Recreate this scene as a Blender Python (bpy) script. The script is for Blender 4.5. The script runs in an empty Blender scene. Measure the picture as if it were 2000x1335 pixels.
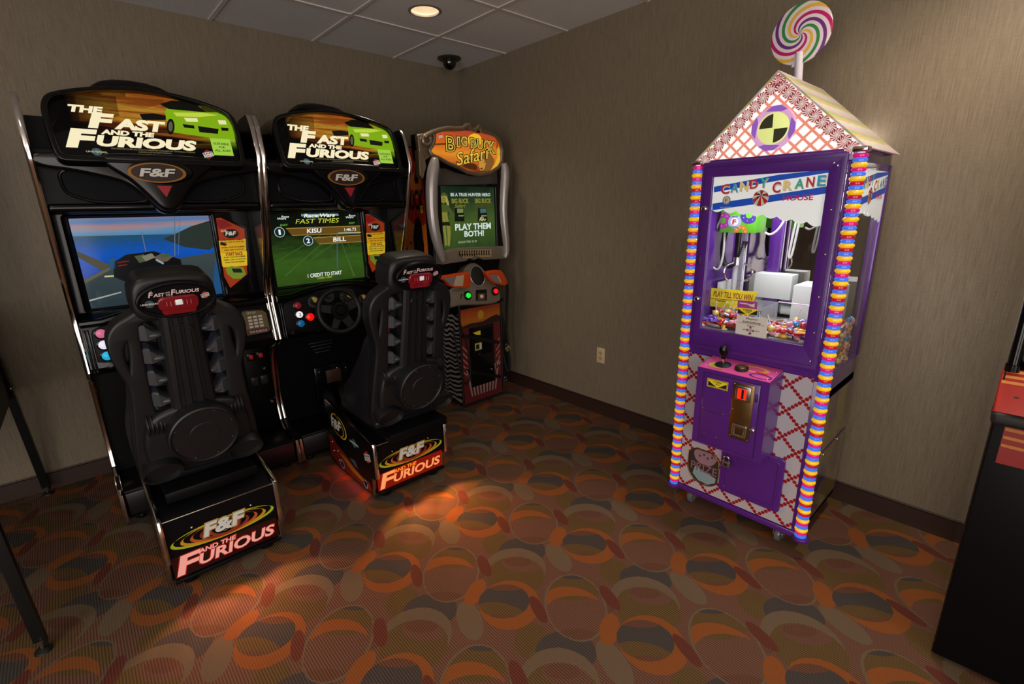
import bpy, bmesh, math, random
from math import sin, cos, pi, radians as R, hypot
from mathutils import Vector as V, Matrix as X
random.seed(4)
SC = bpy.context.scene
COL = SC.collection
D = bpy.data

# ------------------------------------------------------------ camera, world, exposure
CF, CYAW, CPIT, CROL = 945.0, 0.8372, 0.2699, -0.022
CP = V((-2.7116, -3.6074, 1.4905))
_d = V((cos(CYAW)*cos(CPIT), sin(CYAW)*cos(CPIT), -sin(CPIT)))
_r = _d.cross(V((0, 0, 1))).normalized(); _u = _r.cross(_d)
CR = cos(CROL)*_r + sin(CROL)*_u
CU = -sin(CROL)*_r + cos(CROL)*_u
cam_d = D.cameras.new('camera'); cam = D.objects.new('camera', cam_d); COL.objects.link(cam)
cam_d.sensor_width = 36; cam_d.lens = CF/2000*36; cam_d.clip_start = .02
cam.matrix_world = X(((CR.x, CU.x, -_d.x, CP.x), (CR.y, CU.y, -_d.y, CP.y), (CR.z, CU.z, -_d.z, CP.z), (0, 0, 0, 1)))
SC.camera = cam
SC.view_settings.view_transform = 'Standard'; SC.view_settings.look = 'None'
SC.view_settings.exposure = 0.0; SC.view_settings.gamma = 1.0; SC.view_settings.use_curve_mapping = False
W = D.worlds.new('world'); SC.world = W; W.use_nodes = True
W.node_tree.nodes['Background'].inputs[0].default_value = (1, .82, .62, 1)
W.node_tree.nodes['Background'].inputs[1].default_value = .04
H = 2.603

def light(name, kind, loc, energy, col, aim=None, **k):
    l = D.lights.new(name, kind); l.energy = energy; l.color = col
    for a, b in k.items(): setattr(l, a, b)
    o = D.objects.new(name, l); COL.objects.link(o); o.location = loc
    if aim is not None:
        o.rotation_euler = (V(aim)-V(loc)).to_track_quat('-Z', 'Y').to_euler()
    return o
WARM = (1, .83, .65)
# recessed downlights of the room (the one in view is modelled further down)
for i, (x, y, e) in enumerate([(-.58, -3.42, 78), (-2.6, -3.7, 36), (-3.3, -1.9, 18), (-4.6, -4.2, 30), (-1.6, -5.2, 60)]):
    light('downlight_lamp', 'SPOT', (x, y, H-.02), e, WARM, (x, y, 0), spot_size=R(150), spot_blend=.9, shadow_soft_size=.09)
light('downlight_lamp', 'SPOT', (-.9, -.905, H+.03), 22, WARM, (-.9, -.905, 0), spot_size=R(110), spot_blend=.8, shadow_soft_size=.06)
# unseen fill lights added for overall brightness, behind and left of the viewer
FILL = (1, .93, .86)
light('soft_fill', 'AREA', (-3.3, -6.3, 1.35), 95, FILL, (-2.6, 0, 1.3), shape='RECTANGLE', size=3.4, size_y=2.3)
light('soft_fill', 'AREA', (-5.3, -3.6, 1.35), 95, FILL, (0, -2.4, 1.5), shape='RECTANGLE', size=2.4, size_y=2.3)

# ------------------------------------------------------------ helpers
def lin(h, k=1.0):
    h = h.lstrip('#'); o = []
    for i in (0, 2, 4):
        c = int(h[i:i+2], 16)/255
        o.append((c/12.92 if c <= .04045 else ((c+.055)/1.055)**2.4)*k)
    return (*o, 1)
MATS = {}
def mat(name, col='#808080', rough=.5, metal=0., emit=0., ecol=None, coat=0., spec=.5, trans=0., alpha=1.):
    if name in MATS: return MATS[name]
    m = D.materials.new(name); m.use_nodes = True
    b = m.node_tree.nodes['Principled BSDF']; I = b.inputs
    I['Base Color'].default_value = lin(col); I['Roughness'].default_value = rough; I['Metallic'].default_value = metal
    I['Specular IOR Level'].default_value = spec; I['Coat Weight'].default_value = coat; I['Coat Roughness'].default_value = .08
    I['Transmission Weight'].default_value = trans; I['Alpha'].default_value = alpha
    if emit and col == '#050505': I['Specular IOR Level'].default_value = .2
    if emit:
        I['Emission Color'].default_value = lin(ecol or col); I['Emission Strength'].default_value = emit
    MATS[name] = m; return m
class NT:
    def __init__(s, name):
        s.m = D.materials.new(name); s.m.use_nodes = True; s.t = s.m.node_tree; s.n = s.t.nodes
        s.b = s.n['Principled BSDF']; s.out = s.n['Material Output']; MATS[name] = s.m
    def N(s, t, **k):
        n = s.n.new(t)
        for a, b in k.items(): setattr(n, a, b)
        return n
    def L(s, a, b): s.t.links.new(a, b)
    def put(s, sock, v):
        if hasattr(v, 'is_linked') or hasattr(v, 'links'): s.L(v, sock)
        else: sock.default_value = v
    def math(s, op, a, b=0., c=0., clamp=False):
        n = s.N('ShaderNodeMath', operation=op, use_clamp=clamp)
        s.put(n.inputs[0], a); s.put(n.inputs[1], b)
        if len(n.inputs) > 2: s.put(n.inputs[2], c)
        return n.outputs[0]
    def vmath(s, op, a, b=(0, 0, 0), c=(0, 0, 0)):
        n = s.N('ShaderNodeVectorMath', operation=op)
        s.put(n.inputs[0], a); s.put(n.inputs[1], b)
        if op in ('WRAP', 'MULTIPLY_ADD'): s.put(n.inputs[2], c)
        return n.outputs['Value'] if op in ('LENGTH', 'DOT_PRODUCT') else n.outputs[0]
    def mix(s, f, a, b):
        n = s.N('ShaderNodeMix', data_type='RGBA'); s.put(n.inputs[0], f); s.put(n.inputs[6], a); s.put(n.inputs[7], b)
        return n.outputs[2]
    def pos(s): return s.N('ShaderNodeNewGeometry').outputs['Position']
    def obj(s): return s.N('ShaderNodeTexCoord').outputs['Object']
    def map(s, v, loc=(0, 0, 0), rot=(0, 0, 0), sc=(1, 1, 1), typ='POINT'):
        n = s.N('ShaderNodeMapping', vector_type=typ); s.L(v, n.inputs[0])
        n.inputs[1].default_value = loc; n.inputs[2].default_value = rot; n.inputs[3].default_value = sc
        return n.outputs[0]
    def noise(s, v, scale, det=2., rough=.5):
        n = s.N('ShaderNodeTexNoise'); s.L(v, n.inputs['Vector']); n.inputs['Scale'].default_value = scale
        n.inputs['Detail'].default_value = det; n.inputs['Roughness'].default_value = rough
        return n.outputs['Fac']
    def ramp(s, f, stops, interp='LINEAR'):
        n = s.N('ShaderNodeValToRGB'); s.L(f, n.inputs[0]); r = n.color_ramp; r.interpolation = interp
        while len(r.elements) < len(stops): r.elements.new(.5)
        for e, (p, c) in zip(r.elements, stops): e.position = p; e.color = lin(c) if isinstance(c, str) else c
        return n.outputs[0]
    def bump(s, h, dist=.002, strength=.5):
        n = s.N('ShaderNodeBump'); s.L(h, n.inputs['Height']); n.inputs['Distance'].default_value = dist
        n.inputs['Strength'].default_value = strength; s.L(n.outputs[0], s.b.inputs['Normal'])
    def base(s, c, rough=.6, spec=.5):
        s.put(s.b.inputs['Base Color'], c); s.b.inputs['Roughness'].default_value = rough
        s.b.inputs['Specular IOR Level'].default_value = spec
    def emit(s, c, k):
        s.put(s.b.inputs['Emission Color'], c); s.b.inputs['Emission Strength'].default_value = k

def fr(o, u=(1, 0, 0), v=(0, 0, 1)):
    u = V(u).normalized(); v = V(v); v = (v-u*v.dot(u)).normalized(); w = u.cross(v); o = V(o)
    return X(((u.x, v.x, w.x, o.x), (u.y, v.y, w.y, o.y), (u.z, v.z, w.z, o.z), (0, 0, 0, 1)))
def pp(F, p):
    """where the sight line through a photo pixel meets the plane of frame F, in that frame"""
    d = _d*CF + CR*(p[0]-1000) + CU*(667.5-p[1])
    w = F.col[2].xyz; o = F.col[3].xyz
    t = (o-CP).dot(w)/d.dot(w); P = F.inverted() @ (CP+d*t)
    return (P.x, P.y)
_tc = {}
def glyphs(s, bold, shear, space):
    k = (s, bold, shear, space)
    if k not in _tc:
        c = D.curves.new('t', 'FONT'); c.body = s; c.offset = bold; c.shear = shear; c.resolution_u = 3; c.space_character = space
        c.align_x = 'LEFT'; o = D.objects.new('t', c); COL.objects.link(o)
        me = D.meshes.new_from_object(o)
        vs = [v.co.xy.copy() for v in me.vertices]; fs = [tuple(p.vertices) for p in me.polygons]
        D.objects.remove(o); D.curves.remove(c); D.meshes.remove(me)
        _tc[k] = (vs, fs)
    return _tc[k]
_pc = 0
def plate_mesh(loops, ext, bev, res=2):
    """filled 2-D outline(s) with holes, rounded edges"""
    c = D.curves.new('p', 'CURVE'); c.dimensions = '2D'; c.fill_mode = 'BOTH'; c.extrude = max(ext-bev, 0); c.bevel_depth = bev; c.bevel_resolution = res
    for L in loops:
        sp = c.splines.new('POLY'); sp.points.add(len(L)-1); sp.use_cyclic_u = True
        for q, p in zip(sp.points, L): q.co = (p[0], p[1], 0, 1)
    o = D.objects.new('p', c); COL.objects.link(o); me = D.meshes.new_from_object(o)
    vs = [v.co.copy() for v in me.vertices]; fs = [tuple(p.vertices) for p in me.polygons]
    D.objects.remove(o); D.curves.remove(c); D.meshes.remove(me)
    return vs, fs
def rr(x0, x1, y0, y1, r, n=5):
    o = []
    for cx, cy, a in ((x1-r, y1-r, 0), (x0+r, y1-r, 90), (x0+r, y0+r, 180), (x1-r, y0+r, 270)):
        for i in range(n+1):
            t = R(a+90*i/n); o.append((cx+r*cos(t), cy+r*sin(t)))
    return o
def ell(cx, cy, a, b, n=32, rot=0., t0=0., t1=360.):
    o = []
    full = abs(t1-t0) >= 360
    for i in range(n if full else n+1):
        t = R(t0+(t1-t0)*i/n); x, y = a*cos(t), b*sin(t)
        o.append((cx+x*cos(rot)-y*sin(rot), cy+x*sin(rot)+y*cos(rot)))
    return o
def smooth(P, it=2, closed=True):
    for _ in range(it):
        Q = []
        n = len(P)
        if not closed: Q.append(P[0])
        for i in range(n if closed else n-1):
            a = V(P[i]); b = V(P[(i+1) % n]); Q += [tuple(a*.75+b*.25), tuple(a*.25+b*.75)]
        if not closed: Q.append(P[-1])
        P = Q
    return P
def mirror(P): return P + [(-x, y) for x, y in reversed(P)]

class MB:
    def __init__(s, m=None): s.v = []; s.f = []; s.fm = []; s.ms = []; s.sm = []; s.cur = 0; s.shade = True; s.use(m) if m else None
    def use(s, m):
        if m not in s.ms: s.ms.append(m)
        s.cur = s.ms.index(m); return s
    def add(s, vs, fs, F=None, sm=True):
        k = len(s.v)
        for p in vs:
            p = V((p[0], p[1], p[2] if len(p) > 2 else 0.)); s.v.append(F @ p if F is not None else p)
        for f in fs: s.f.append([k+i for i in f]); s.fm.append(s.cur); s.sm.append(sm)
        return s
    def box(s, x0, x1, y0, y1, z0, z1, b=0., F=None, n=2):
        if x0 > x1: x0, x1 = x1, x0
        if y0 > y1: y0, y1 = y1, y0
        if z0 > z1: z0, z1 = z1, z0
        vs = [(x, y, z) for x in (x0, x1) for y in (y0, y1) for z in (z0, z1)]
        fs = [(0, 1, 3, 2), (4, 6, 7, 5), (0, 4, 5, 1), (2, 3, 7, 6), (0, 2, 6, 4), (1, 5, 7, 3)]
        if b <= 0: return s.add(vs, fs, F)
        bm = bmesh.new(); q = [bm.verts.new(p) for p in vs]
        for f in fs: bm.faces.new([q[i] for i in f])
        bmesh.ops.bevel(bm, geom=bm.edges[:], offset=min(b, (x1-x0)*.49, (y1-y0)*.49, (z1-z0)*.49), segments=n, profile=.5, affect='EDGES')
        bm.verts.index_update()
        s.add([v.co.copy() for v in bm.verts], [[v.index for v in f.verts] for f in bm.faces], F); bm.free(); return s
    def flat(s, P, F, w=0.): return s.add([(p[0], p[1], w) for p in P], [list(range(len(P)))], F)
    def rect(s, u0, u1, v0, v1, F, w=0.): return s.flat([(u0, v0), (u1, v0), (u1, v1), (u0, v1)], F, w)
    def ring(s, A, B, F, w=0.):
        n = len(A); return s.add([(p[0], p[1], w) for p in A]+[(p[0], p[1], w) for p in B], [(i, (i+1) % n, n+(i+1) % n, n+i) for i in range(n)], F)
    def prism(s, P, F, w0, w1, bev=0.):
        if bev:
            vs, fs = plate_mesh([P], abs(w1-w0)/2, bev); c = (w0+w1)/2
            return s.add([(p.x, p.y, p.z+c) for p in vs], fs, F)
        n = len(P)
        return s.add([(p[0], p[1], w) for w in (w0, w1) for p in P], [list(range(n))[::-1], list(range(n, 2*n))]+[(i, (i+1) % n, n+(i+1) % n, n+i) for i in range(n)], F)
    def plate(s, loops, F, w0, w1, bev=.004, res=2):
        vs, fs = plate_mesh(loops, abs(w1-w0)/2, bev, res); c = (w0+w1)/2
        return s.add([(p.x, p.y, p.z+c) for p in vs], fs, F)
    def loft(s, secs, F=None, cap=True, closed=False):
        n = len(secs[0]); vs = [p for S in secs for p in S]; fs = []
        m = len(secs)
        for k in range(m if closed else m-1):
            for i in range(n):
                a = k*n; b = ((k+1) % m)*n; fs.append((a+i, a+(i+1) % n, b+(i+1) % n, b+i))
        if cap and not closed: fs += [list(range(n))[::-1], list(range((m-1)*n, m*n))]
        return s.add(vs, fs, F)
    def tube(s, P, r, n=10, F=None, closed=False):
        P = [V(p) for p in P]; m = len(P); secs = []; up = None
        for i in range(m):
            if closed: t = P[(i+1) % m]-P[i-1]
            else: t = P[min(i+1, m-1)]-P[max(i-1, 0)]
            t.normalize()
            if up is None: up = t.orthogonal().normalized()
            up = (up-t*up.dot(t)).normalized(); sd = t.cross(up)
            q = r[i] if isinstance(r, (list, tuple)) else r
            secs.append([P[i]+up*(q*cos(2*pi*k/n))+sd*(q*sin(2*pi*k/n)) for k in range(n)])
        return s.loft(secs, F, True, closed)
    def lathe(s, prof, F, n=24, a=1., b=1.):
        """prof: (radius, height along w)"""
        secs = [[(a*r*cos(2*pi*k/n), b*r*sin(2*pi*k/n), h) for k in range(n)] for r, h in prof]
        return s.loft(secs, F, False)
    def ball(s, c, rx, ry=None, rz=None, n=12, F=None):
        ry = ry or rx; rz = rz or rx
        secs = [[(c[0]+rx*sin(pi*j/n)*cos(2*pi*k/(2*n)), c[1]+ry*sin(pi*j/n)*sin(2*pi*k/(2*n)), c[2]-rz*cos(pi*j/n)) for k in range(2*n)] for j in range(n+1)]
        secs[0] = [(c[0]+1e-4*cos(pi*k/n), c[1]+1e-4*sin(pi*k/n), c[2]-rz) for k in range(2*n)]
        secs[-1] = [(c[0]+1e-4*cos(pi*k/n), c[1]+1e-4*sin(pi*k/n), c[2]+rz) for k in range(2*n)]
        return s.loft(secs, F)
    def text(s, t, F, u0, u1, v0, v1, w=.0012, bold=.02, shear=0., space=1.):
        vs, fs = glyphs(t, bold, shear, space)
        if not vs: return s
        a = min(p.x for p in vs); b = max(p.x for p in vs); c = min(p.y for p in vs); d = max(p.y for p in vs)
        return s.add([(u0+(p.x-a)/(b-a)*(u1-u0), v0+(p.y-c)/(d-c)*(v1-v0), w) for p in vs], fs, F, False)
    def textp(s, t, F, Fm, bl, br, tl, **k):
        """lettering fitted to where it stands on plane Fm in the photo, drawn on frame F"""
        a = pp(Fm, bl); b = pp(Fm, br); c = pp(Fm, tl); v0 = (a[1]+b[1])/2
        return s.text(t, F, a[0], b[0], v0, v0+c[1]-a[1], **k)
    def build(s, name, parent=None, ang=35.):
        me = D.meshes.new(name)
        root = parent
        while root is not None and root.parent: root = root.parent
        inv = None
        if root is not None:
            inv = (X.LocRotScale(root.location, root.rotation_euler, None)).inverted()
        me.from_pydata([inv @ p if inv else p for p in s.v], [], s.f)
        for m in s.ms: me.materials.append(m)
        me.polygons.foreach_set('material_index', s.fm)
        bm = bmesh.new(); bm.from_mesh(me)
        bmesh.ops.remove_doubles(bm, verts=bm.verts, dist=1e-6)
        bmesh.ops.recalc_face_normals(bm, faces=bm.faces)
        bm.to_mesh(me); bm.free()
        me.shade_smooth(); me.set_sharp_from_angle(angle=R(ang))
        o = D.objects.new(name, me); COL.objects.link(o)
        if parent is not None: o.parent = parent
        return o
def tag(o, label, cat, group=None):
    o['label'] = label; o['category'] = cat
    if group: o['group'] = group
    return o
def thing(name, loc, label, cat, group=None, rz=0.):
    o = D.objects.new(name, None); COL.objects.link(o); o.location = loc; o.rotation_euler = (0, 0, rz); o.empty_display_size = .1
    return tag(o, label, cat, group)
def struct(o): o['kind'] = 'structure'; return o
def stuff(o): o['kind'] = 'stuff'; return o
# ------------------------------------------------------------ materials
BLK = mat('black_gloss_plastic', '#08080a', .2, coat=.15, spec=.28)
BLKM = mat('black_satin_panel', '#08080a', .4, spec=.14)
DARK = mat('charcoal_moulded_plastic', '#131315', .42, spec=.4)
FIN = mat('charcoal_fin_plastic', '#36373c', .36)
GRILL = mat('speaker_grille_cloth', '#080a10', .6, spec=.12)
CHR = mat('chrome_edge_trim', '#d8d2cc', .12, 1.)
STEEL = mat('brushed_steel', '#a8a39a', .3, 1.)
BRASS = mat('bronze_steel_plate', '#8a7048', .35, 1.)
SILV = mat('silver_grey_moulding', '#a39c9a', .3, .4, coat=.3)
BRZ = mat('bronze_grey_moulding', '#857a6c', .35, .4, coat=.2)
RUB = mat('black_rubber', '#0a0a0a', .6)
WHT = mat('white_paint', '#d9d6d2', .45)
WHB = mat('white_cardboard', '#c9cbc8', .6)
PUR = mat('purple_powder_coat', '#4f1f78', .26, coat=.3)
PURD = mat('purple_seam', '#33124f', .5)
CRM = mat('cream_plastic', '#c9b48f', .4)
BRN = mat('dark_brown_vinyl_base', '#33201a', .45)
GREY = mat('grey_print', '#8d9094', .5)
INK = mat('black_print', '#0a0a0a', .5)
REDP = mat('red_print', '#b01a1c', .45)
YELP = mat('yellow_print', '#e3d02a', .45)
ORGP = mat('orange_print', '#d9781e', .45)
LIMP = mat('lime_print', '#9fb41d', .45)
RSTP = mat('rust_print', '#8c3a18', .45)
WHP = mat('white_print', '#cfcac2', .45)
def glow(name, col, k=1., rough=.3):
    return mat(name, '#050505', rough, emit=k, ecol=col)

def glass_mat():
    t = NT('clear_window_glass'); f = t.N('ShaderNodeFresnel'); f.inputs[0].default_value = 1.45; bf = t.N('ShaderNodeNewGeometry').outputs['Backfacing']; fac = t.math('MULTIPLY', f.outputs[0], t.math('SUBTRACT', 1., bf))
    a = t.N('ShaderNodeBsdfTransparent'); b = t.N('ShaderNodeBsdfGlossy'); b.inputs['Roughness'].default_value = .03
    x = t.N('ShaderNodeMixShader'); t.L(fac, x.inputs[0]); t.L(a.outputs[0], x.inputs[1]); t.L(b.outputs[0], x.inputs[2]); t.L(x.outputs[0], t.out.inputs[0])
    return t.m
GLASS = glass_mat()

def wall_mat():
    t = NT('taupe_woven_wallcovering'); p = t.pos()
    a = t.noise(t.map(p, sc=(1, 1, .04)), 230, 2, .6); b = t.noise(t.map(p, sc=(.15, .15, 1)), 190, 2, .6); c = t.noise(t.map(p, sc=(1, 1, .06)), 60, 2)
    h = t.math('ADD', t.math('MULTIPLY', a, .65), t.math('ADD', t.math('MULTIPLY', b, .22), t.math('MULTIPLY', c, .13)))
    t.base(t.ramp(h, [(.32, '#6a5e4d'), (.5, '#786c5a'), (.68, '#857865')]), .55, .35); t.bump(h, .0015, .5); return t.m
def ceil_mat():
    t = NT('mineral_fibre_ceiling_tile'); p = t.pos(); a = t.noise(p, 90, 3, .7); b = t.noise(p, 400, 1)
    h = t.math('ADD', t.math('MULTIPLY', a, .6), t.math('MULTIPLY', b, .4))
    t.base(t.ramp(h, [(.3, '#d0cfd0'), (.7, '#e8e7e8')]), .85, .2); t.bump(h, .002, .5); return t.m

def carpet_mat():
    t = NT('patterned_loop_carpet'); P = t.pos(); CX, CY = .4925, .960
    OX, OY = -1.700, -2.411; A = R(-42)
    def mask(dx, dy, a, b, rot=0.):
        out = None
        for hx, hy in ((0, 0), (CX/2, CY/2)):
            q = t.vmath('SUBTRACT', P, (OX+dx+hx, OY+dy+hy, 0))
            q = t.vmath('WRAP', q, (CX/2, CY/2, 1), (-CX/2, -CY/2, -1))
            q = t.map(q, rot=(0, 0, A+rot), sc=(a, b, 1), typ='TEXTURE')
            l = t.vmath('LENGTH', q); out = l if out is None else t.math('MINIMUM', out, l)
        return out
    wob = t.noise(P, 45, 2)
    def M(*a, **k): return t.math('LESS_THAN', t.math('ADD', mask(*a, **k), t.math('MULTIPLY', t.math('SUBTRACT', wob, .5), .05)), 1.)
    AND = lambda a, b: t.math('MULTIPLY', a, b)
    NOT = lambda a: t.math('SUBTRACT', 1., a)
    TAU, MAU, OLV, ORG, SLT, DRD, BRW = '#75644f', '#7f5847', '#735a33', '#9a5828', '#504d4c', '#74392d', '#774f3d'
    LC = {k: lin(v) for k, v in dict(TAU=TAU, MAU=MAU, OLV=OLV, ORG=ORG, SLT=SLT, DRD=DRD, BRW=BRW).items()}
    c = LC['MAU']; rib = 1.0   # rib: where the dark cord shows between the loops
    def lay(m, col, r):
        nonlocal c, rib
        c = t.mix(m, c, LC[col])
        n = t.N('ShaderNodeMix', data_type='FLOAT'); t.put(n.inputs[0], m); t.put(n.inputs[2], rib); n.inputs[3].default_value = r; rib = n.outputs[0]
    lay(M(.07, .16, .20, .035, rot=.1), 'BRW', 1)
    lay(M(-.051, -.20, .062, .075), 'OLV', 1)
    lay(M(.25, .165, .105, .085), 'SLT', 1)
    lay(M(.15, .105, .132, .128), 'TAU', 0)
    g = M(.124, .074, .121, .112); lay(g, 'OLV', 1)
    lay(AND(g, M(.19, .105, .085, .05, rot=-.15)), 'MAU', 1); lay(AND(g, M(.185, .125, .06, .028, rot=-.1)), 'BRW', 1)
    lay(AND(g, M(.075, .02, .13, .07, rot=.1)), 'OLV', 1)
    lay(M(-.157, .024, .046, .095, rot=.35), 'TAU', 0)
    lay(M(.184, -.204, .120, .165, rot=.05), 'TAU', 0)
    s = M(.184, -.204, .112, .158); lay(s, 'MAU', 1)
    up = AND(s, M(.268, -.108, .135, .105)); lay(up, 'OLV', 1)
    sw = AND(s, AND(M(.19, -.185, .110, .075, rot=-.32), NOT(M(.165, -.25, .135, .092, rot=-.22)))); lay(sw, 'ORG', .15)
    lay(AND(s, M(.315, -.085, .085, .04)), 'SLT', 1); lay(AND(s, M(.06, -.32, .10, .06)), 'BRW', 1)
    lay(M(.31, -.272, .025, .068, rot=.35), 'DRD', .8)
    lay(M(-.056, .118, .036, .072, rot=-.35), 'ORG', .15)
    lay(M(.004, -.022, .118, .122), 'ORG', .15)
    i = M(-.002, .004, .100, .086); lay(i, 'SLT', 1)
    lay(AND(i, M(.075, .07, .11, .05)), 'BRW', 1); lay(AND(i, M(-.06, -.045, .115, .062, rot=-.35)), 'OLV', 1)
    lay(AND(i, M(-.075, -.085, .09, .05, rot=-.2)), 'BRW', 1)
    lay(M(.066, -.118, .023, .070, rot=.35), 'DRD', .8)
    sp = t.N('ShaderNodeSeparateXYZ'); t.L(P, sp.inputs[0])
    w = t.math('FRACT', t.math('MULTIPLY', sp.outputs[0], 1/.0088)); line = t.math('LESS_THAN', w, .42)
    f = t.math('MULTIPLY', t.math('MULTIPLY', line, rib), .54)
    c = t.mix(f, c, lin('#2c211a'))
    n = t.noise(P, 420, 2, .7); c = t.mix(t.math('MULTIPLY', n, .45), c, lin('#3a2c22'))
    c = t.mix(.24, c, lin('#1a0f08')); t.base(c, .95, .15)
    hb = t.math('ADD', t.math('MULTIPLY', t.math('ABSOLUTE', t.math('SUBTRACT', w, .5)), 1.), t.math('MULTIPLY', n, 1.)); t.bump(hb, .003, .5)
    return t.m
def zebra_mat():
    t = NT('zebra_stripe_print'); p = t.obj()
    w = t.N('ShaderNodeTexWave', wave_type='BANDS', bands_direction='Z'); t.L(t.map(p, sc=(1.2, 2.2, 1.)), w.inputs['Vector'])
    w.inputs['Scale'].default_value = 8.5; w.inputs['Distortion'].default_value = 9; w.inputs['Detail'].default_value = 1.2; w.inputs['Detail Scale'].default_value = .55
    t.base(t.ramp(w.outputs['Fac'], [(.52, '#0d0b0b'), (.56, '#8b8682')]), .4); return t.m
def sparkle_mat():
    t = NT('holographic_foil'); v = t.N('ShaderNodeTexVoronoi'); t.L(t.obj(), v.inputs['Vector']); v.inputs['Scale'].default_value = 170
    hs = t.N('ShaderNodeHueSaturation'); t.L(v.outputs['Color'], hs.inputs['Color']); hs.inputs['Saturation'].default_value = .8
    t.base(t.mix(.55, hs.outputs[0], lin('#c9ccd0')), .25); t.b.inputs['Metallic'].default_value = .7; return t.m
ZEB = zebra_mat(); FOIL = sparkle_mat()

# ------------------------------------------------------------ the room
XL, YF = -5.4, -6.4
f = MB(carpet_mat()); f.add([(XL, YF, 0), (0, YF, 0), (0, 0, 0), (XL, 0, 0)], [(0, 1, 2, 3)]); struct(f.build('floor'))
wm = wall_mat()
def wall(n, a, b):
    q = MB(wm); q.box(min(a[0], b[0]), max(a[0], b[0]), min(a[1], b[1]), max(a[1], b[1]), 0, H+.1); struct(q.build(n))
wall('wall_back', (XL, 0), (.1, .1)); wall('wall_right', (0, YF-.1), (.1, 0)); wall('wall_left', (XL-.1, YF-.1), (XL, .1)); wall('wall_front', (XL, YF-.1), (0, YF))
def skirting(n, x0, x1, y0, y1, lip):
    q = MB(BRN); q.box(x0, x1, y0, y1, 0, .093); a, b, c, d = lip; q.box(a, b, c, d, .093, .104, .003); struct(q.build(n))
skirting('baseboard_back', XL, 0, -.012, 0, (XL, 0, -.009, 0)); skirting('baseboard_right', -.012, 0, YF, -.0121, (-.009, 0, YF, -.0091))
skirting('baseboard_left', XL, XL+.012, YF, 0, (XL, XL+.009, YF, 0))
# ceiling: lay-in tiles on a 610 mm grid; one tile has the opening for the downlight
T = .6096; g0 = .594; xs = [0.]+[-(g0+T*i) for i in range(9)]; ys = [0.]+[-(g0+T*i) for i in range(11)]
xs = [x for x in xs if x > XL]+[XL]; ys = [y for y in ys if y > YF]+[YF]
DLX, DLY, DLR = -.901, -.908, .083
cm = MB(ceil_mat())
for i in range(len(xs)-1):
    for j in range(len(ys)-1):
        x1, x0, y1, y0 = xs[i]-.0, xs[i+1], ys[j], ys[j+1]
        if x0 < DLX < x1 and y0 < DLY < y1:
            n = 48; C = [(DLX+DLR*cos(2*pi*k/n), DLY+DLR*sin(2*pi*k/n)) for k in range(n)]; S = []
            for k in range(n):
                c, s = cos(2*pi*k/n), sin(2*pi*k/n); q = min((x1-DLX if c > 0 else DLX-x0)/max(abs(c), 1e-6), (y1-DLY if s > 0 else DLY-y0)/max(abs(s), 1e-6))
                S.append((DLX+c*q, DLY+s*q))
            cm.ring(C, S, fr((0, 0, H), (1, 0, 0), (0, 1, 0)))
            for cx_, cy_ in ((x0, y0), (x0, y1), (x1, y0), (x1, y1)):
                k = min(range(n), key=lambda k: hypot(S[k][0]-cx_, S[k][1]-cy_)); S2 = sorted(range(n), key=lambda k: hypot(S[k][0]-cx_, S[k][1]-cy_))[:2]
                cm.add([(cx_, cy_, H)]+[(S[k][0], S[k][1], H) for k in S2], [(0, 1, 2)])
        else: cm.add([(x0, y0, H), (x1, y0, H), (x1, y1, H), (x0, y1, H)], [(0, 1, 2, 3)])
ceil = struct(cm.build('ceiling'))
gm = MB(mat('white_ceiling_grid', '#d2cac6', .5))
for x in xs[1:-1]: gm.box(x-.011, x+.011, YF, 0, H-.006, H+.0005)
for y in ys[1:-1]: gm.box(XL, 0, y-.011, y+.011, H-.0062, H+.0005)
struct(gm.build('trim_1'))
rm = MB(mat('roof_void', '#1a1816', .9)); rm.box(XL-.1, .1, YF-.1, .1, H+.35, H+.4); struct(rm.build('trim_2'))

# ------------------------------------------------------------ small fittings
def downlight():
    t = thing('ceiling_downlight', (DLX, DLY, H), 'round recessed ceiling downlight with a warm lit reflector', 'ceiling light')
    F = fr((DLX, DLY, H), (1, 0, 0), (0, 1, 0))
    m = MB(mat('downlight_trim_ring', '#8a7f74', .4)); m.lathe([(DLR-.004, .002), (DLR+.012, -.001), (DLR+.013, -.003), (DLR-.002, -.006), (DLR-.004, .002)], F, 48); m.build('trim_ring', t)
    m = MB(mat('downlight_reflector', '#d8c8b0', .3, .2, emit=.5, ecol='#f3d8b4')); m.lathe([(DLR-.003, -.002), (DLR-.008, .04), (.055, .12), (.03, .14)], F, 48); m.build('reflector', t)
    m = MB(glow('downlight_bulb', '#fff0d8', 1.5)); m.lathe([(.001, .06), (.02, .07), (.026, .09), (.018, .12), (.012, .138)], F, 20); m.build('bulb', t)
downlight()
def dome():
    x, y = -.262, -.245
    t = thing('dome_camera', (x, y, H), 'black dome security camera on the ceiling in the room corner', 'security camera'); F = fr((x, y, H), (1, 0, 0), (0, -1, 0))
    m = MB(mat('camera_mount_ring', '#2c2a26', .4)); m.lathe([(.0895, -.0005), (.09, .006), (.08, .014), (.055, .018), (.05, .018)], F, 40); m.build('mount_ring', t)
    m = MB(mat('smoked_dome', '#070707', .06, coat=.6)); m.lathe([(.052, .012), (.052, .035), (.047, .055), (.034, .072), (.018, .081), (.001, .084)], F, 36); m.build('dome', t)
dome()
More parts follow.
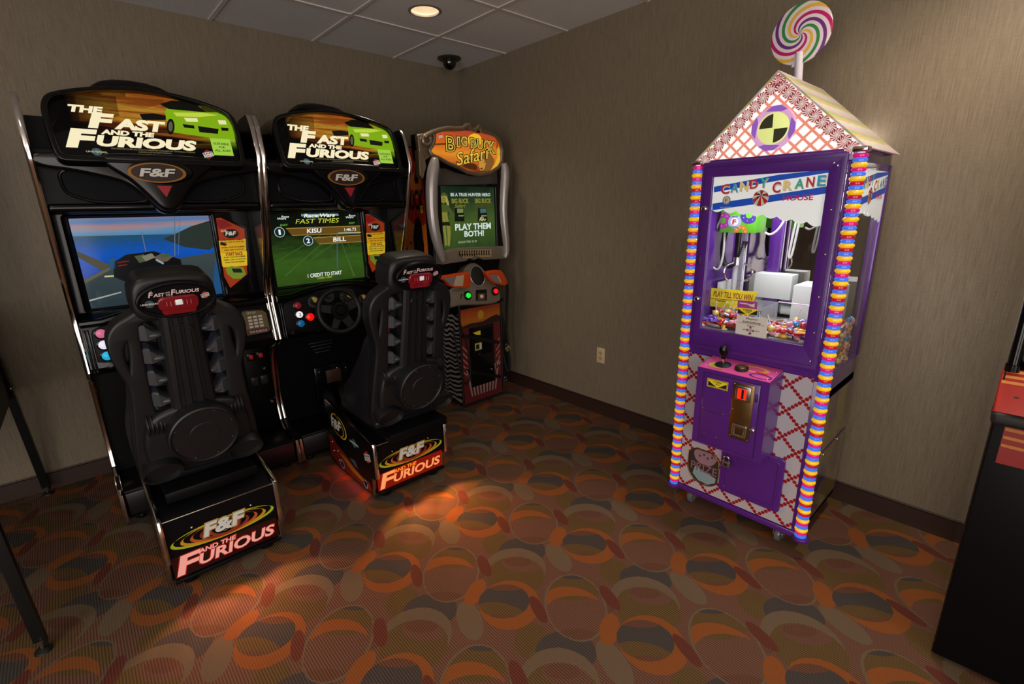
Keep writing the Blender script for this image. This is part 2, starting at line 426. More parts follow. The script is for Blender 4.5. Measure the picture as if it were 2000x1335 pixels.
def outlet():
    y, z = -1.556, .452
    t = thing('wall_outlet', (0, y, z), 'cream duplex power outlet low on the right wall', 'power outlet'); F = fr((0, y, z), (0, -1, 0))
    m = MB(CRM); m.box(-.035, .035, -.0572, .0572, 0, .006, .003, F); m.build('cover_plate', t)
    for s in (-1, 1):
        m = MB(mat('outlet_face', '#b79f7c', .4)); m.prism(ell(0, s*.0195, .0165, .0135, 20), F, .005, .0075)
        m.use(INK); m.rect(-.008, -.0055, s*.0195-.003, s*.0195+.006, F, .0078); m.rect(.0055, .008, s*.0195-.003, s*.0195+.005, F, .0078); m.flat(ell(0, s*.0195-.007, .0025, .0025, 10), F, .0078); m.build('receptacle', t)
    m = MB(STEEL); m.lathe([(.0001, .0062), (.0028, .0062), (.002, .0078), (.0001, .008)], F, 12); m.build('screw', t)
outlet()
# ------------------------------------------------------------ racing cabinets
def z1(a, b): return (a/3.338, 130+b/3.338)
def z2(a, b): return (480+a/3.337, 170+b/3.337)
def z3(a, b): return (100+a/3.338, 500+b/3.338)
def polyp(m, P, F, Fm, w): return m.flat([pp(Fm, p) for p in P], F, w)
def marq_mat():
    t = NT('backlit_streaked_poster'); o = t.obj(); s = t.N('ShaderNodeSeparateXYZ'); t.L(o, s.inputs[0]); x, z = s.outputs[0], s.outputs[2]
    n = t.noise(t.map(o, sc=(2.2, 1, 46)), 1.0, 3, .6)
    hz = t.math('DIVIDE', t.math('SUBTRACT', z, 1.755), .26)
    top = t.math('MULTIPLY', t.math('GREATER_THAN', hz, .28), 1.)
    k = t.math('ADD', t.math('ADD', t.math('MULTIPLY', n, 1.15), .20), t.math('MULTIPLY', t.math('SUBTRACT', hz, .62), .9))
    k = t.math('ADD', k, t.math('MULTIPLY', x, .75))
    warm = t.ramp(k, [(.34, '#050404'), (.46, '#6e3210'), (.60, '#cf7a1e'), (.76, '#ecb23c'), (.9, '#d8862a'), (1., '#b8601c')])
    grn = t.ramp(k, [(.35, '#0a1204'), (.6, '#5f8f12'), (.85, '#a9c92a')])
    xr = t.math('MULTIPLY', t.math('SUBTRACT', x, .12), 5., clamp=True)
    c = t.mix(xr, warm, grn)
    fade = t.math('MULTIPLY', t.math('MULTIPLY', t.math('ADD', x, .27), 8., clamp=True), t.math('MULTIPLY', t.math('SUBTRACT', hz, .12), 5., clamp=True), clamp=True)
    c = t.mix(fade, lin('#040404'), c)
    t.base(lin('#060606'), .12); t.emit(c, .95); return t.m
MARQ = marq_mat()
def grad_mat(name, axis, lo, hi, stops, k, sc, nk=.25):
    t = NT(name); o = t.obj(); s = t.N('ShaderNodeSeparateXYZ'); t.L(o, s.inputs[0])
    f = t.math('DIVIDE', t.math('SUBTRACT', s.outputs[axis], lo), hi-lo)
    f = t.math('ADD', f, t.math('MULTIPLY', t.math('SUBTRACT', t.noise(t.map(o, sc=sc), 1, 3, .6), .5), nk))
    t.base(lin('#040404'), .1, .2); t.emit(t.ramp(f, stops), k); return t.m
SKY = grad_mat('screen_evening_sky', 2, 1.36, 1.50, [(.0, '#2a5f96'), (.22, '#4b8fc4'), (.45, '#7aa8cf'), (.6, '#c79a9c'), (.78, '#5f8fc6'), (1., '#a58d9c')], .62, (3, 1, 30), .35)
SEA = grad_mat('screen_blue_sea', 2, 1.2, 1.42, [(0, '#0d47b0'), (.5, '#1560d0'), (.78, '#1c5a9c'), (.92, '#2c5a70'), (1, '#3a6478')], .68, (30, 1, 130), .5)
ROAD = grad_mat('screen_grey_road', 2, 1.05, 1.3, [(0, '#34464e'), (.6, '#435156'), (1, '#4e5a56')], .6, (14, 1, 60), .3)
GRS = grad_mat('screen_green_night_road', 2, 1.05, 1.50, [(0, '#37521c'), (.3, '#3d6420'), (.55, '#2b431a'), (.75, '#141d10'), (1, '#0a0d0c')], .72, (9, 1, 26), .45)
E_ = {}
def em(c, k=.9): return glow('lit_'+c.strip('#')+'_%d' % int(k*100), c, k)
def raw_logo(m, F, c, r, e=0):
    R_, W_ = (em('#a8232a', .8), em('#e4dccf', .8)) if e else (REDP, WHP)
    m.use(R_); m.flat(ell(c[0], c[1], r*.85, r, 20), F, .0011)
    q = F @ X.Translation((c[0], c[1], 0)) @ X.Rotation(R(14), 4, 'Z')
    m.use(W_); m.rect(-r*1.05, r*1.05, -r*.62, r*.5, q, .0014)
    m.use(INK if not e else em('#3a1010', .3)); m.text('RAW', q, -r*.95, r*.95, -r*.05, r*.42, .0018, .03); m.text('THRILLS', q, -r*.95, r*.95, -r*.55, -r*.15, .0018, .01)
def globe_logo(m, F, c, r, e=0, long_=1.75):
    a, b = (em('#5c7a86', .6), em('#c9b98a', .8)) if e else (mat('globe_blue_print', '#39505c', .5), WHP)
    m.use(a); m.flat(ell(c[0], c[1], r, r, 22), F, .0011)
    m.use(INK); [m.ring(ell(c[0], c[1], r*k, r, 22), ell(c[0], c[1], max(r*k-r*.08, .0001), r*.94, 22), F, .0013) for k in (.45, .8)]
    m.use(b); m.text('UNIVERSAL', F, c[0]-r*long_, c[0]+r*long_, c[1]-r*.22, c[1]+r*.22, .0016, .03)
XA, XB = -2.325, -1.465
def frames(xc):
    return dict(M=fr((xc, -.864, 1.75), (1, 0, 0), (0, .316, .949)), chin=fr((xc, -.845, 1.6)), badge=fr((xc, -.918, 1.68), (1, 0, 0), (0, .1, 1)),
                scr=fr((xc, -.5, 1.275)), card=fr((xc, -.548, 1.28)), dash=fr((xc, -.656, .9), (1, 0, 0), (0, .12, 1)), low=fr((xc, -.478, .45)))
FA = frames(XA)
PROF = [(-.80, 1.945), (-.822, 1.90), (-.862, 1.765), (-.842, 1.69), (-.75, 1.38), (-.66, 1.16), (-.622, 1.07), (-.628, 1.0), (-.662, .83), (-.668, .785), (-.645, .755), (-.55, .715), (-.505, .62), (-.475, .42), (-.482, .30), (-.505, .235), (-.56, .2), (-.72, .19), (-.752, .175), (-.765, .10), (-.765, .035)]
def racing_cabinet(xc, v):
    F = frames(xc); lab = ['black racing cabinet with the blue sea and car on its screen', 'black racing cabinet with the green scoreboard screen, beside the hunting cabinet'][v]
    t = thing('racing_arcade_cabinet', (xc, -.4, 0), lab, 'arcade machine', 'black racing arcade cabinets'); hw = .428
    # side panels with chrome edge
    for s in (-1, 1):
        x0, x1 = sorted((xc+s*hw, xc+s*(hw-.02)))
        m = MB(BLK); Fs = fr((x0, 0, 0), (0, 1, 0), (0, 0, 1)); m.prism(PROF+[(-.07, .035), (-.07, 1.9), (-.76, 1.962)], Fs, 0, .02)
        if s == -1 and v == 0 or s == 1 and v == 1: pass
        p = m.build('side_panel', t)
        m = MB(CHR); pr = [(-.62, 1.955), (-.78, 1.965)]+PROF; n = len(pr)
        secs = [[(x0-.001, y-.006, z), (x0+.006, y-.011, z-.001), (x0+.015, y-.011, z-.001), (x0+.021, y-.006, z), (x0+.021, y+.003, z), (x0-.001, y+.003, z)] for y, z in pr]
        m.loft(secs); m.build('edge_trim', p)
    xi0, xi1 = xc-hw+.021, xc+hw-.021
    # carcass: step, kick space, back
    m = MB(BLKM); m.box(xi0, xi1, -.745, -.12, .05, .182, .004); m.box(xi0, xi1, -.466, -.12, .18, .77); m.box(xi0, xi1, -.46, -.1, .77, 1.93)
    m.box(xi0, xi1, -.74, -.62, .03, .06); m.build('carcass', t)
    m = MB(mat('step_front_panel', '#151012', .35)); m.box(xi0+.004, xi1-.004, -.757, -.744, .055, .17, .004); m.build('kick_plate', t)
    for sx in (-.36, .36):
        for sy in (-.7, -.15):
            m = MB(STEEL); m.lathe([(.022, 0), (.024, .006), (.01, .012), (.007, .05)], fr((xc+sx, sy, 0), (1, 0, 0), (0, 1, 0)), 16); m.build('levelling_foot', t)
    # marquee hood
    half = [(-.30, -.046), (-.322, -.044), (-.338, -.028), (-.342, .03), (-.345, .12), (-.342, .172), (-.325, .210), (-.29, .230), (-.2, .258), (-.1, .277), (0, .284)]
    out = smooth(half+[(-x, y) for x, y in reversed(half[:-1])], 2)
    inn = [(x*.982, -.034+(y+.046)*.955) for x, y in out]
    m = MB(BLK); m.plate([out, inn], F['M'], -.03, .028, .007, 3)
    back = [(x*1.0, y-.002) for x, y in out]; Fb = fr((xc, -.864, 1.75)); sec = lambda yy, k, dz: [(x*k, (y*.949)*k+dz, -(yy+.864)-(.33*0)) for x, y in back]
    top = [(x, y*.949, -y*.316) for x, y in back]
    m.loft([top, [(x, y*.949+.012, -.2) for x, y in back], [(x*.97, y*.949+.004, -.42) for x, y in back], [(x*.9, y*.949*.8, -.6) for x, y in back]], Fb)
    hood = m.build('marquee_hood', t)
    m = MB(BLKM); sc = []
    for yy, k, h in ((-.74, .5, .0), (-.70, .9, .022), (-.62, 1., .034), (-.5, .9, .03), (-.4, .6, .01)):
        sc.append([(xc-.02+.155*k*a, yy, 2.035+1.5*h*b) for a, b in ((-1, 0), (-.9, .35), (-.7, .75), (-.4, 1), (0, 1.08), (.4, 1), (.7, .75), (.9, .35), (1, 0))])
    m.loft(sc); m.build('hood_scoop', hood)
    # lit marquee poster
    G, GA = F['M'], FA['M']; m = MB(MARQ); m.flat(inn, G, .0)
    tw = .0012
    m.use(em('#86b512', .85)); polyp(m, [z1(*q) for q in [(1075, 300), (1090, 262), (1250, 232), (1335, 298), (1440, 300), (1500, 345), (1530, 430), (1525, 478), (1400, 470), (1280, 450), (1130, 430), (1090, 360)]], G, GA, tw)
    m.use(em('#c7d948', .9)); polyp(m, [z1(*q) for q in [(1130, 300), (1330, 302), (1420, 318), (1300, 330), (1150, 325)]], G, GA, tw+.0004)
    m.use(em('#15140d', .5)); polyp(m, [z1(*q) for q in [(1040, 245), (1120, 222), (1250, 228), (1345, 300), (1100, 278)]], G, GA, tw+.0006)
    polyp(m, [z1(*q) for q in [(1290, 388), (1425, 408), (1420, 440), (1300, 428)]], G, GA, tw+.0006); polyp(m, [z1(*q) for q in [(1190, 375), (1265, 385), (1268, 405), (1200, 398)]], G, GA, tw+.0006); polyp(m, [z1(*q) for q in [(1440, 398), (1490, 402), (1488, 420), (1445, 418)]], G, GA, tw+.0006)
    polyp(m, [z1(*q) for q in ell(1112, 392, 26, 52, 18)], G, GA, tw+.0006); polyp(m, [z1(*q) for q in [(910, 310), (1000, 305), (1080, 320), (1080, 350), (930, 350)]], G, GA, tw+.0005)
    m.use(em('#6f6f5a', .6)); polyp(m, [z1(*q) for q in ell(1112, 392, 14, 34, 14)], G, GA, tw+.0009)
    m.use(em('#e8e6a8', .95)); polyp(m, [z1(*q) for q in [(1198, 335), (1285, 338), (1292, 362), (1215, 360)]], G, GA, tw+.0009); polyp(m, [z1(*q) for q in [(1418, 350), (1470, 352), (1478, 378), (1430, 378)]], G, GA, tw+.0009)
    m.use(em('#fbeec4', .97)); k = dict(w=.0028, bold=.055, shear=.22)
    for s, bl, br, tl in (('THE', (452, 303), (680, 305), (466, 256)), ('F', (575, 405), (768, 408), (600, 305)), ('AST', (748, 420), (1092, 424), (762, 347)), ('AND THE', (660, 452), (1012, 455), (668, 420)), ('F', (430, 530), (665, 534), (455, 405)), ('URIOUS', (640, 533), (1292, 542), (655, 460))):
        m.textp(s, G, GA, z1(*bl), z1(*br), z1(*tl), **k)
    m.use(em('#b9a878', .6)); m.textp('MOTION PICTURE ALL RIGHTS RESERVED LICENSED BY UNIVERSAL STUDIOS', G, GA, z1(730, 549), z1(1270, 556), z1(730, 541), w=.0026, bold=0); m.textp('LICENSING LLLP ALL RIGHTS RESERVED', G, GA, z1(905, 565), z1(1118, 567), z1(905, 558), w=.0026, bold=0)
    g = pp(GA, z1(632, 556)); globe_logo(m, G, g, .0165, 1, 2.1)
    raw_logo(m, G, pp(GA, z1(1357, 572)), .02, 1)
    a, b = pp(GA, z1(1395, 578)), pp(GA, z1(1497, 476)); m.use(em('#a9d84a', .85)); m.rect(a[0], b[0], a[1], b[1], G, .003)
    m.use(em('#21330a', .3)); dw, dh = b[0]-a[0], b[1]-a[1]
    for i, s in enumerate(('SUITABLE', 'FOR', 'ALL AGES')):
        wd = .78 if i != 1 else .3; m.text(s, G, a[0]+dw*(.5-wd/2), a[0]+dw*(.5+wd/2), a[1]+dh*(.62-.2*i), a[1]+dh*(.75-.2*i), .0042, .015)
    m.build('marquee_poster', t)
    # moulded chin, speakers
    m = MB(BLKM); m.box(xi0, xi1, -.775, -.45, 1.53, 1.76); m.build('speaker_panel', t)
    m = MB(GRILL); Fg = fr((xc, -.778, 1.63))
    for s in (-1, 1):
        P = [(-.345, .062), (-.15, .055), (-.075, .0), (-.045, -.05), (-.06, -.078), (-.235, -.082), (-.325, -.05), (-.345, -.02)]
        P = [(x*-s, y) for x, y in P]; m.use(GRILL); m.prism(smooth(P, 2), Fg, -.004, .003)
        m.use(BLK); q = smooth(P, 2); m.tube([Fg @ V((x, y, .004)) for x, y in q], .0065, 8, None, True)
    m.build('speaker_grille', t)
    m = MB(BLK); hc = [(-.405, .145), (-.405, .10), (-.3, .088), (-.19, .062), (-.125, .04), (-.075, -.012), (-.045, -.06), (-.02, -.09)]
    P = smooth(hc+[(-x, y) for x, y in reversed(hc)], 2); m.plate([P], F['chin'], -.07, .012, .012, 3)
    hp = [(-.175, .135), (-.19, .12), (-.17, .095), (-.12, .058), (-.085, .018), (-.05, -.03), (-.02, -.075)]; m.plate([smooth(hp+[(-x, y) for x, y in reversed(hp)], 2)], F['chin'], -.02, .058, .014, 3); m.build('moulded_chin', t)
    m = MB(BLK); m.lathe([(.001, .03), (.6, .03), (.9, .026), (1., .014), (1.02, -.02)], F['badge'] @ X.Translation((-.004, 0, -.034)) @ X.Diagonal((.125, .052, 1, 1)), 40)
    Gb, Ga = F['badge'], FA['badge']; c0 = pp(Ga, z1(1028, 692))
    m.use(mat('badge_oval_rim', '#9a6a22', .35, .4)); m.ring(ell(c0[0], c0[1], .106, .042, 40), ell(c0[0], c0[1], .094, .037, 40), Gb, .001); m.use(mat('badge_oval_field', '#2a130c', .4)); m.flat(ell(c0[0], c0[1], .094, .037, 40), Gb, .0008)
    m.use(INK); m.text('F&F', Gb, c0[0]-.073, c0[0]+.073, c0[1]-.021, c0[1]+.021, .0016, .09, .2, .95); m.use(WHP); m.text('F&F', Gb, c0[0]-.068, c0[0]+.068, c0[1]-.0175, c0[1]+.0175, .0026, .03, .2, .95); m.build('logo_badge', t)
    m = MB(mat('red_badge_lens', '#7c1420', .3, emit=.12, ecol='#c02030')); m.prism([(-.028, .018), (.028, .018), (0, -.03)], fr((xc-.006, -.905, 1.6)), -.01, .006); m.build('badge_triangle', t)
    m = MB(BLK); m.box(xi0, xi1, -.80, -.70, 1.512, 1.548, .016, None, 4); m.box(xi0, xi1, -.72, -.52, 1.505, 1.53, .008); m.build('cross_bar', t)
    # monitor
    Fs = F['scr']; su0, su1 = -.352, .225; sv0, sv1 = -.217, .215
    m = MB(BLK); m.plate([rr(-.405, .405, -.25, .25, .012), rr(su0-.004, su1+.004, sv0-.004, sv1+.004, .012)], Fs, -.01, .03, .008)
    q = rr(su0-.012, su1+.012, sv0-.012, sv1+.012, .018); m.tube([Fs @ V((x, y, .034)) for x, y in q], .011, 10, None, True); m.build('screen_bezel', t)
    m = MB(); w = .003
    if v == 0:
        m.use(SKY); m.rect(su0, su1, sv0, sv1, Fs, .001)
        S = lambda P, c, ww: (m.use(c), polyp(m, P, Fs, FA['scr'], ww))
        clip = lambda P: [(min(max(x, su0), su1), min(max(y, sv0), sv1)) for x, y in P]
        def S(P, c, ww): m.use(c); m.flat(clip([pp(FA['scr'], p) for p in P]), Fs, ww)
        hz = [(130, 462), (300, 460), (425, 455)]
        S([(120, 462), (430, 455), (430, 640), (120, 640)], SEA, w)
        S([(318, 466), (345, 455), (372, 442), (420, 430), (430, 480), (408, 488), (360, 482)], em('#33403a', .55), w+.001)
        S([(120, 556), (200, 528), (330, 506), (430, 492), (430, 660), (120, 660)], ROAD, w+.001)
        S([(130, 482), (150, 490), (222, 520), (205, 532), (130, 502)], em('#5d5a48', .55), w+.002)
        S([(120, 550), (215, 521), (217, 526), (120, 558)], em('#77755c', .5), w+.003)
        for P in ([(275, 452), (277, 452), (286, 493), (284, 493)], [(338, 412), (340, 412), (342, 500), (340, 500)], [(350, 418), (351, 418), (348, 498), (347, 498)]): S(P, em('#6f86a0', .6), w+.003)
        S([(222, 540), (222, 512), (245, 497), (300, 490), (352, 506), (357, 526), (340, 545), (300, 552), (240, 548)], em('#07080b', 1.), w+.004)
        S([(212, 505), (224, 503), (226, 524), (214, 526)], em('#2f5c86', .6), w+.004)
        S([(228, 512), (252, 508), (252, 510), (228, 514)], em('#8c1f22', .7), w+.005); S([(230, 518), (248, 515), (248, 517), (230, 520)], em('#8c1f22', .7), w+.005)
        S([(262, 500), (280, 496), (290, 508), (272, 513)], em('#5b6a48', .6), w+.005)
        S([(276, 500), (296, 494), (303, 502), (284, 510)], em('#8d8a78', .7), w+.006); S([(300, 502), (316, 494), (338, 500), (326, 510), (308, 512)], em('#7a6658', .6), w+.006); S([(303, 508), (318, 516), (320, 513), (306, 505)], em('#9fb4b8', .7), w+.007); S([(312, 497), (330, 495), (333, 500), (316, 503)], em('#3f6a4a', .7), w+.007)
        S([(170, 586), (236, 569), (237, 571), (171, 589)], em('#b9bfb4', .7), w+.002); S([(204, 538), (222, 537), (222, 540), (204, 541)], em('#d8d49a', .8), w+.002)
    else:
        Fb2 = frames(XB)['scr']; m.use(GRS); m.rect(su0, su1, sv0, sv1, Fs, .001)
        def S(P, c, ww): m.use(c); m.flat([(min(max(x, su0), su1), min(max(y, sv0), sv1)) for x, y in [pp(Fb2, z2(*p)) for p in P]], Fs, ww)
        def Tx(s, bl, br, tl, c, bold=.02, sh=.0): m.use(c); m.textp(s, Fs, Fb2, z2(*bl), z2(*br), z2(*tl), w=w+.004, bold=bold, shear=sh)
        for i, (a, b, c_, d_) in enumerate([(540, 930, 190, 1140), (560, 960, 250, 1230), (600, 1000, 330, 1200), (650, 1000, 770, 1180), (620, 1010, 700, 1230), (530, 1000, 180, 1060), (580, 1010, 420, 1120)]): S([(a, b), (a+4, b), (c_+12, d_), (c_, d_)], em(['#4a7a28', '#567f34', '#44701f'][i % 3], .55), w)
        S([(590, 930), (595, 930), (600, 1180), (592, 1180)], em('#4a6a78', .7), w+.001)
        S([(360, 828), (600, 824), (605, 838), (360, 842)], em('#7fa2a8', .8), w+.001)
        W2, Y2 = em('#e6efe8', 1.), em('#c8cf3c', .95)
        Tx('Race:Wars', (376, 850), (580, 845), (385, 826), W2, .03, .25); Tx('FAST TIMES', (322, 888), (608, 884), (338, 857), Y2, .0, .25)
        Tx('Race', (230, 850), (280, 852), (232, 836), W2, .01, .2); Tx('Wars', (204, 864), (262, 863), (206, 850), W2, .01, .2); Tx('Race', (668, 843), (712, 842), (670, 830), W2, .01, .2); Tx('Wars', (650, 855), (700, 854), (652, 842), W2, .01, .2)
        Tx('EASY', (222, 906), (274, 904), (226, 893), em('#6fb53a', .8), .02, .2); Tx('EASY', (670, 892), (710, 890), (674, 880), em('#6fb53a', .8), .02, .2)
        S([(262, 922), (755, 905), (757, 950), (298, 965)], em('#6d4f1a', .8), w+.001); S([(258, 918), (755, 901), (755, 906), (262, 924)], em('#a9853a', .85), w+.002); S([(298, 964), (757, 948), (757, 952), (300, 968)], em('#a9853a', .85), w+.002)
        S([(600, 948), (755, 943), (755, 947), (600, 952)], em('#d8d8c0', .85), w+.002)
        S([(436, 982), (764, 964), (768, 1006), (474, 1021)], em('#6d4f1a', .8), w+.001); S([(434, 979), (764, 961), (764, 965), (438, 984)], em('#a9853a', .85), w+.002); S([(474, 1018), (768, 1003), (768, 1007), (476, 1023)], em('#a9853a', .85), w+.002)
        for s, x, y in (('1', 218, 945), ('2', 404, 1000)):
            c_ = pp(Fb2, z2(x, y)); m.use(em('#1b2f38', .7)); m.flat(ell(c_[0], c_[1], .029, .029, 28), Fs, w+.003); m.use(em('#b9cdd0', .95)); m.ring(ell(c_[0], c_[1], .03, .03, 28), ell(c_[0], c_[1], .0265, .0265, 28), Fs, w+.004)
            m.use(W2); m.text(s, Fs, c_[0]-(.006 if s == '1' else .011), c_[0]+(.006 if s == '1' else .011), c_[1]-.015, c_[1]+.015, w+.005, .03)
        Tx('KISU', (397, 951), (494, 948), (400, 921), W2, .025, .1); Tx('1:46.72', (640, 938), (717, 936), (642, 917), W2, .01, .1); Tx('BILL', (567, 1006), (652, 1002), (570, 978), W2, .025, .1)
        Tx('1 CREDIT TO START', (402, 1238), (625, 1222), (406, 1212), W2, .015, .1); Tx('2 COINS 1 CREDIT', (465, 1248), (563, 1241), (466, 1238), Y2, .01, .1)
    m.build('screen', t)
    # instruction card beside the screen
    Fc, Fca = F['card'], FA['card']; m = MB(BLK); q = [pp(Fca, p) for p in [(418, 421), (432, 420), (481, 444), (487, 500), (491, 541), (448, 574), (434, 546)]]
    m.prism(q, Fc, -.02, -.001); cc = lambda P, c, w_: (m.use(mat('lit_card_'+c.strip('#'), c, .35, emit=.3, ecol=c)), polyp(m, P, Fc, Fca, w_))
    cc([(422, 426), (431, 425), (477, 447), (483, 535), (450, 562), (438, 540)], '#a8360f', .0005)
    cc([(423, 428), (440, 430), (455, 441), (430, 447), (424, 440)], '#8a1618', .0012); cc([(427, 470), (480, 466), (482, 515), (434, 520)], '#e8b21a', .0012); cc([(430, 495), (482, 490), (483, 518), (436, 522)], '#f2d02a', .0014)
    cc([(440, 524), (452, 519), (476, 522), (480, 536), (470, 544), (455, 544), (443, 534)], '#7d9a2a', .0016); cc([(452, 524), (470, 524), (474, 532), (456, 532)], '#151a10', .0020); cc([(443, 540), (458, 548), (452, 558), (446, 552)], '#a83c14', .0016)
    cc([(430, 472), (444, 476), (440, 480), (430, 478)], '#151008', .002)
    m.use(INK); polyp(m, ell(451, 456, 15, 9, 20), Fc, Fca, .0022); m.use(mat('lit_card_white', '#e0d8c8', .4, emit=.3, ecol='#e0d8c8')); m.textp('F&F', Fc, Fca, (440, 460), (462, 459), (442, 452), w=.003, bold=.03, shear=.2); m.textp('CLUB', Fc, Fca, (431, 453), (442, 452), (432, 449), w=.003, bold=.02)
    m.use(INK)
    for i, (y, a, b) in enumerate([(470, 431, 474), (474, 433, 476), (484, 433, 478), (489, 438, 476), (503, 437, 480), (508, 437, 480), (513, 440, 478)]): m.textp('INSERT CARD TO SAVE CAR' if i % 2 else 'ENTER YOUR PIN NUMBER', Fc, Fca, (a, y), (b, y-1), (a, y-2.6), w=.003, bold=.02)
    m.use(REDP); m.textp('START RACE', Fc, Fca, (441, 500), (474, 498), (442, 493), w=.0032, bold=.03)
    m.build('instruction_card', t)
    # dashboard
    Fd, Fda = F['dash'], FA['dash']
    m = MB(BLK); prof = [(-.47, 1.05), (-.585, 1.048), (-.628, 1.02), (-.655, .9), (-.672, .80), (-.655, .768), (-.60, .752), (-.47, .742)]
    m.loft([[(x, y, z) for y, z in prof] for x in (xi0, xi1)])
    arch = [(-.405, .105)]+[(-.405+.81*i/20, .115+.042*sin(pi*min(max((i-2)/14, 0), 1))) for i in range(21)]+[(.405, .105)]
    pth = [Fd @ V((x, y, .018)) for x, y in arch[1:-1]]; m.tube(pth, .018, 10)
    for dx in (-.396, -.384): m.tube([Fd @ V((dx, y, .012+.006*(i % 2 == 0))) for i, y in enumerate((-.12, -.1, .06, .085))], .005, 8)
    dash = m.build('dashboard', t)
    m = MB(BLKM); m.plate([smooth([(-.372, .055), (-.36, .085), (-.25, .105), (-.1, .125), (.1, .115), (.19, .08), (.19, -.11), (-.372, -.11)], 1)], Fd, -.004, .006, .004)
    yel = mat('gauge_face_yellow', '#a8913a', .4, emit=.12, ecol='#d8b84a')
    def gauge(x, y, r, col):
        m.use(mat('gauge_bezel', '#55585c', .3, .6)); m.ring(ell(x, y, r, r, 28), ell(x, y, r*.86, r*.86, 28), Fd, .009)
        m.use(INK); m.flat(ell(x, y, r*.86, r*.86, 28), Fd, .0085); m.use(col); m.flat([(x, y)]+ell(x, y, r*.8, r*.8, 14, 0, -30, 110), Fd, .0092)
        m.use(WHP)
        for i in range(9):
            a = R(110+i*26); m.flat([(x+r*.62*cos(a), y+r*.62*sin(a)), (x+r*.8*cos(a-.05), y+r*.8*sin(a-.05)), (x+r*.8*cos(a+.05), y+r*.8*sin(a+.05))], Fd, .0095)
    gauge(-.195, .068, .036, yel); gauge(-.1, .09, .036, mat('gauge_face_grey', '#3a3a34', .4)); gauge(.02, .07, .052, yel); gauge(.12, .045, .03, yel)
    m.build('gauge_cluster', dash)
    for (x, y, c, k, r) in ([(-.338, .06, '#c7678a', .75, .021), (-.338, .006, '#d8d4e8', 1.0, .021), (-.336, -.048, '#1aa6cf', .9, .021)] if v == 0 else [(-.292, .06, '#7a1422', .5, .021), (-.292, .006, '#e8ebe8', .95, .02), (-.292, -.048, '#0f5f92', .6, .021), (-.232, -.018, '#f01410', .95, .023)]):
        m = MB(BLK); q = Fd @ X.Translation((x, y, 0)); m.lathe([(r+.006, .004), (r+.006, .012), (r+.001, .014), (r, .012)], q, 24); m.use(mat('lit_button_'+c.strip('#'), c, .25, emit=k*.75, ecol=c)); m.lathe([(r, .01), (r*.95, .018), (r*.7, .0215), (.0005, .0225)], q, 24)
        if c == '#e8ebe8': m.use(INK); m.text('2', q, -.006, .006, -.009, .009, .0235, .02)
        m.build('push_button', dash)
    m = MB(BLK); q = Fd @ X.Translation((-.332, -.094, 0)); m.lathe([(.018, .0), (.018, .01), (.012, .011), (.011, .006), (.0005, .006)], q, 20); m.build('key_switch', dash)
    # keypad plate
    m = MB(BLK); kp = [(.268, .068), (.285, .078), (.372, .07), (.392, .05), (.396, -.055), (.385, -.07), (.27, -.072)]; m.plate([kp], Fd, -.002, .012, .004); m.use(mat('keypad_print', '#6a5a34', .4)); m.flat([(x*.96+.013, y*.9) for x, y in kp], Fd, .0128); m.use(mat('keypad_red_print', '#5c2018', .4)); m.rect(.275, .385, -.062, -.035, Fd, .0134); m.use(WHP); m.text('THE FURIOUS', Fd, .285, .378, -.057, -.044, .014, .02, .2); m.text('SETUP', Fd, .29, .335, .05, .062, .014, .01)
    for i in range(4):
        for j in range(3): m.rect(.29+j*.027, .31+j*.027, .026-i*.018, .038-i*.018, Fd, .014)
    m.build('keypad', dash)
    # steering wheel
    Fw = fr((xc-.092, -.775, .915), (1, 0, 0), (0, .22, 1)); m = MB(DARK); m.tube([Fw @ V((.127*cos(2*pi*i/48), .127*sin(2*pi*i/48), 0)) for i in range(48)], .0165, 12, None, True)
    for a, wd in ((15, .026), (165, .026), (-62, .03), (-118, .022)):
        a = R(a); c, s_ = cos(a), sin(a); m.prism([(.03*c-wd*s_, .03*s_+wd*c), (.03*c+wd*s_, .03*s_-wd*c), (.125*c+wd*.75*s_, .125*s_-wd*.75*c), (.125*c-wd*.75*s_, .125*s_+wd*.75*c)], Fw, -.009, .007)
    wheel = m.build('steering_wheel', t)
    m = MB(BLKM); m.lathe([(.054, -.012), (.055, .012), (.05, .018), (.034, .019), (.032, .024), (.026, .03), (.0005, .031)], Fw, 36)
    for k in range(6): m.ball((.043*cos(k*pi/3), .043*sin(k*pi/3), .019), .0038, n=6, F=Fw)
    m.build('wheel_hub', wheel)
    m = MB(BLKM); m.lathe([(.04, -.01), (.045, -.05), (.05, -.14)], Fw, 20); m.build('steering_column', t)
    # coin door, pedals, vents
    Fl, Fla = F['low'], FA['low']; m = MB(BLKM); m.box(.268, .4, -.26, .262, 0, .012, .003, Fl); cd = m.build('coin_door', t)
    for x in (.312, .365):
        m = MB(BLK); m.box(x-.022, x+.022, .19, .235, .011, .018, .003, Fl); m.use(mat('lit_coin_button', '#5a0f14', .3, emit=.25, ecol='#c01824')); m.box(x-.011, x+.011, .2, .227, .017, .023, .003, Fl); m.build('coin_button', cd)
        m = MB(mat('coin_return_cup', '#1c1e22', .4)); m.box(x-.021, x+.021, .03, .085, .011, .018, .003, Fl); m.use(INK); m.box(x-.013, x+.013, .036, .062, .0178, .0184, 0, Fl); m.build('coin_return', cd)
    for x, y in ((.372, .13), (.386, -.09)): m = MB(CHR); m.lathe([(.0105, .011), (.0105, .02), (.007, .024), (.0005, .024)], Fl @ X.Translation((x, y, 0)), 16); m.build('door_lock', cd)
    m = MB(mat('vent_slot_grey', '#26282b', .5))
    for i in range(4): m.box(-.20+i*.012, -.045-i*.008*(i > 1), .215-i*.022, .222-i*.022, -.01, .002, .002, Fl)
    m.build('speaker_vent', t)
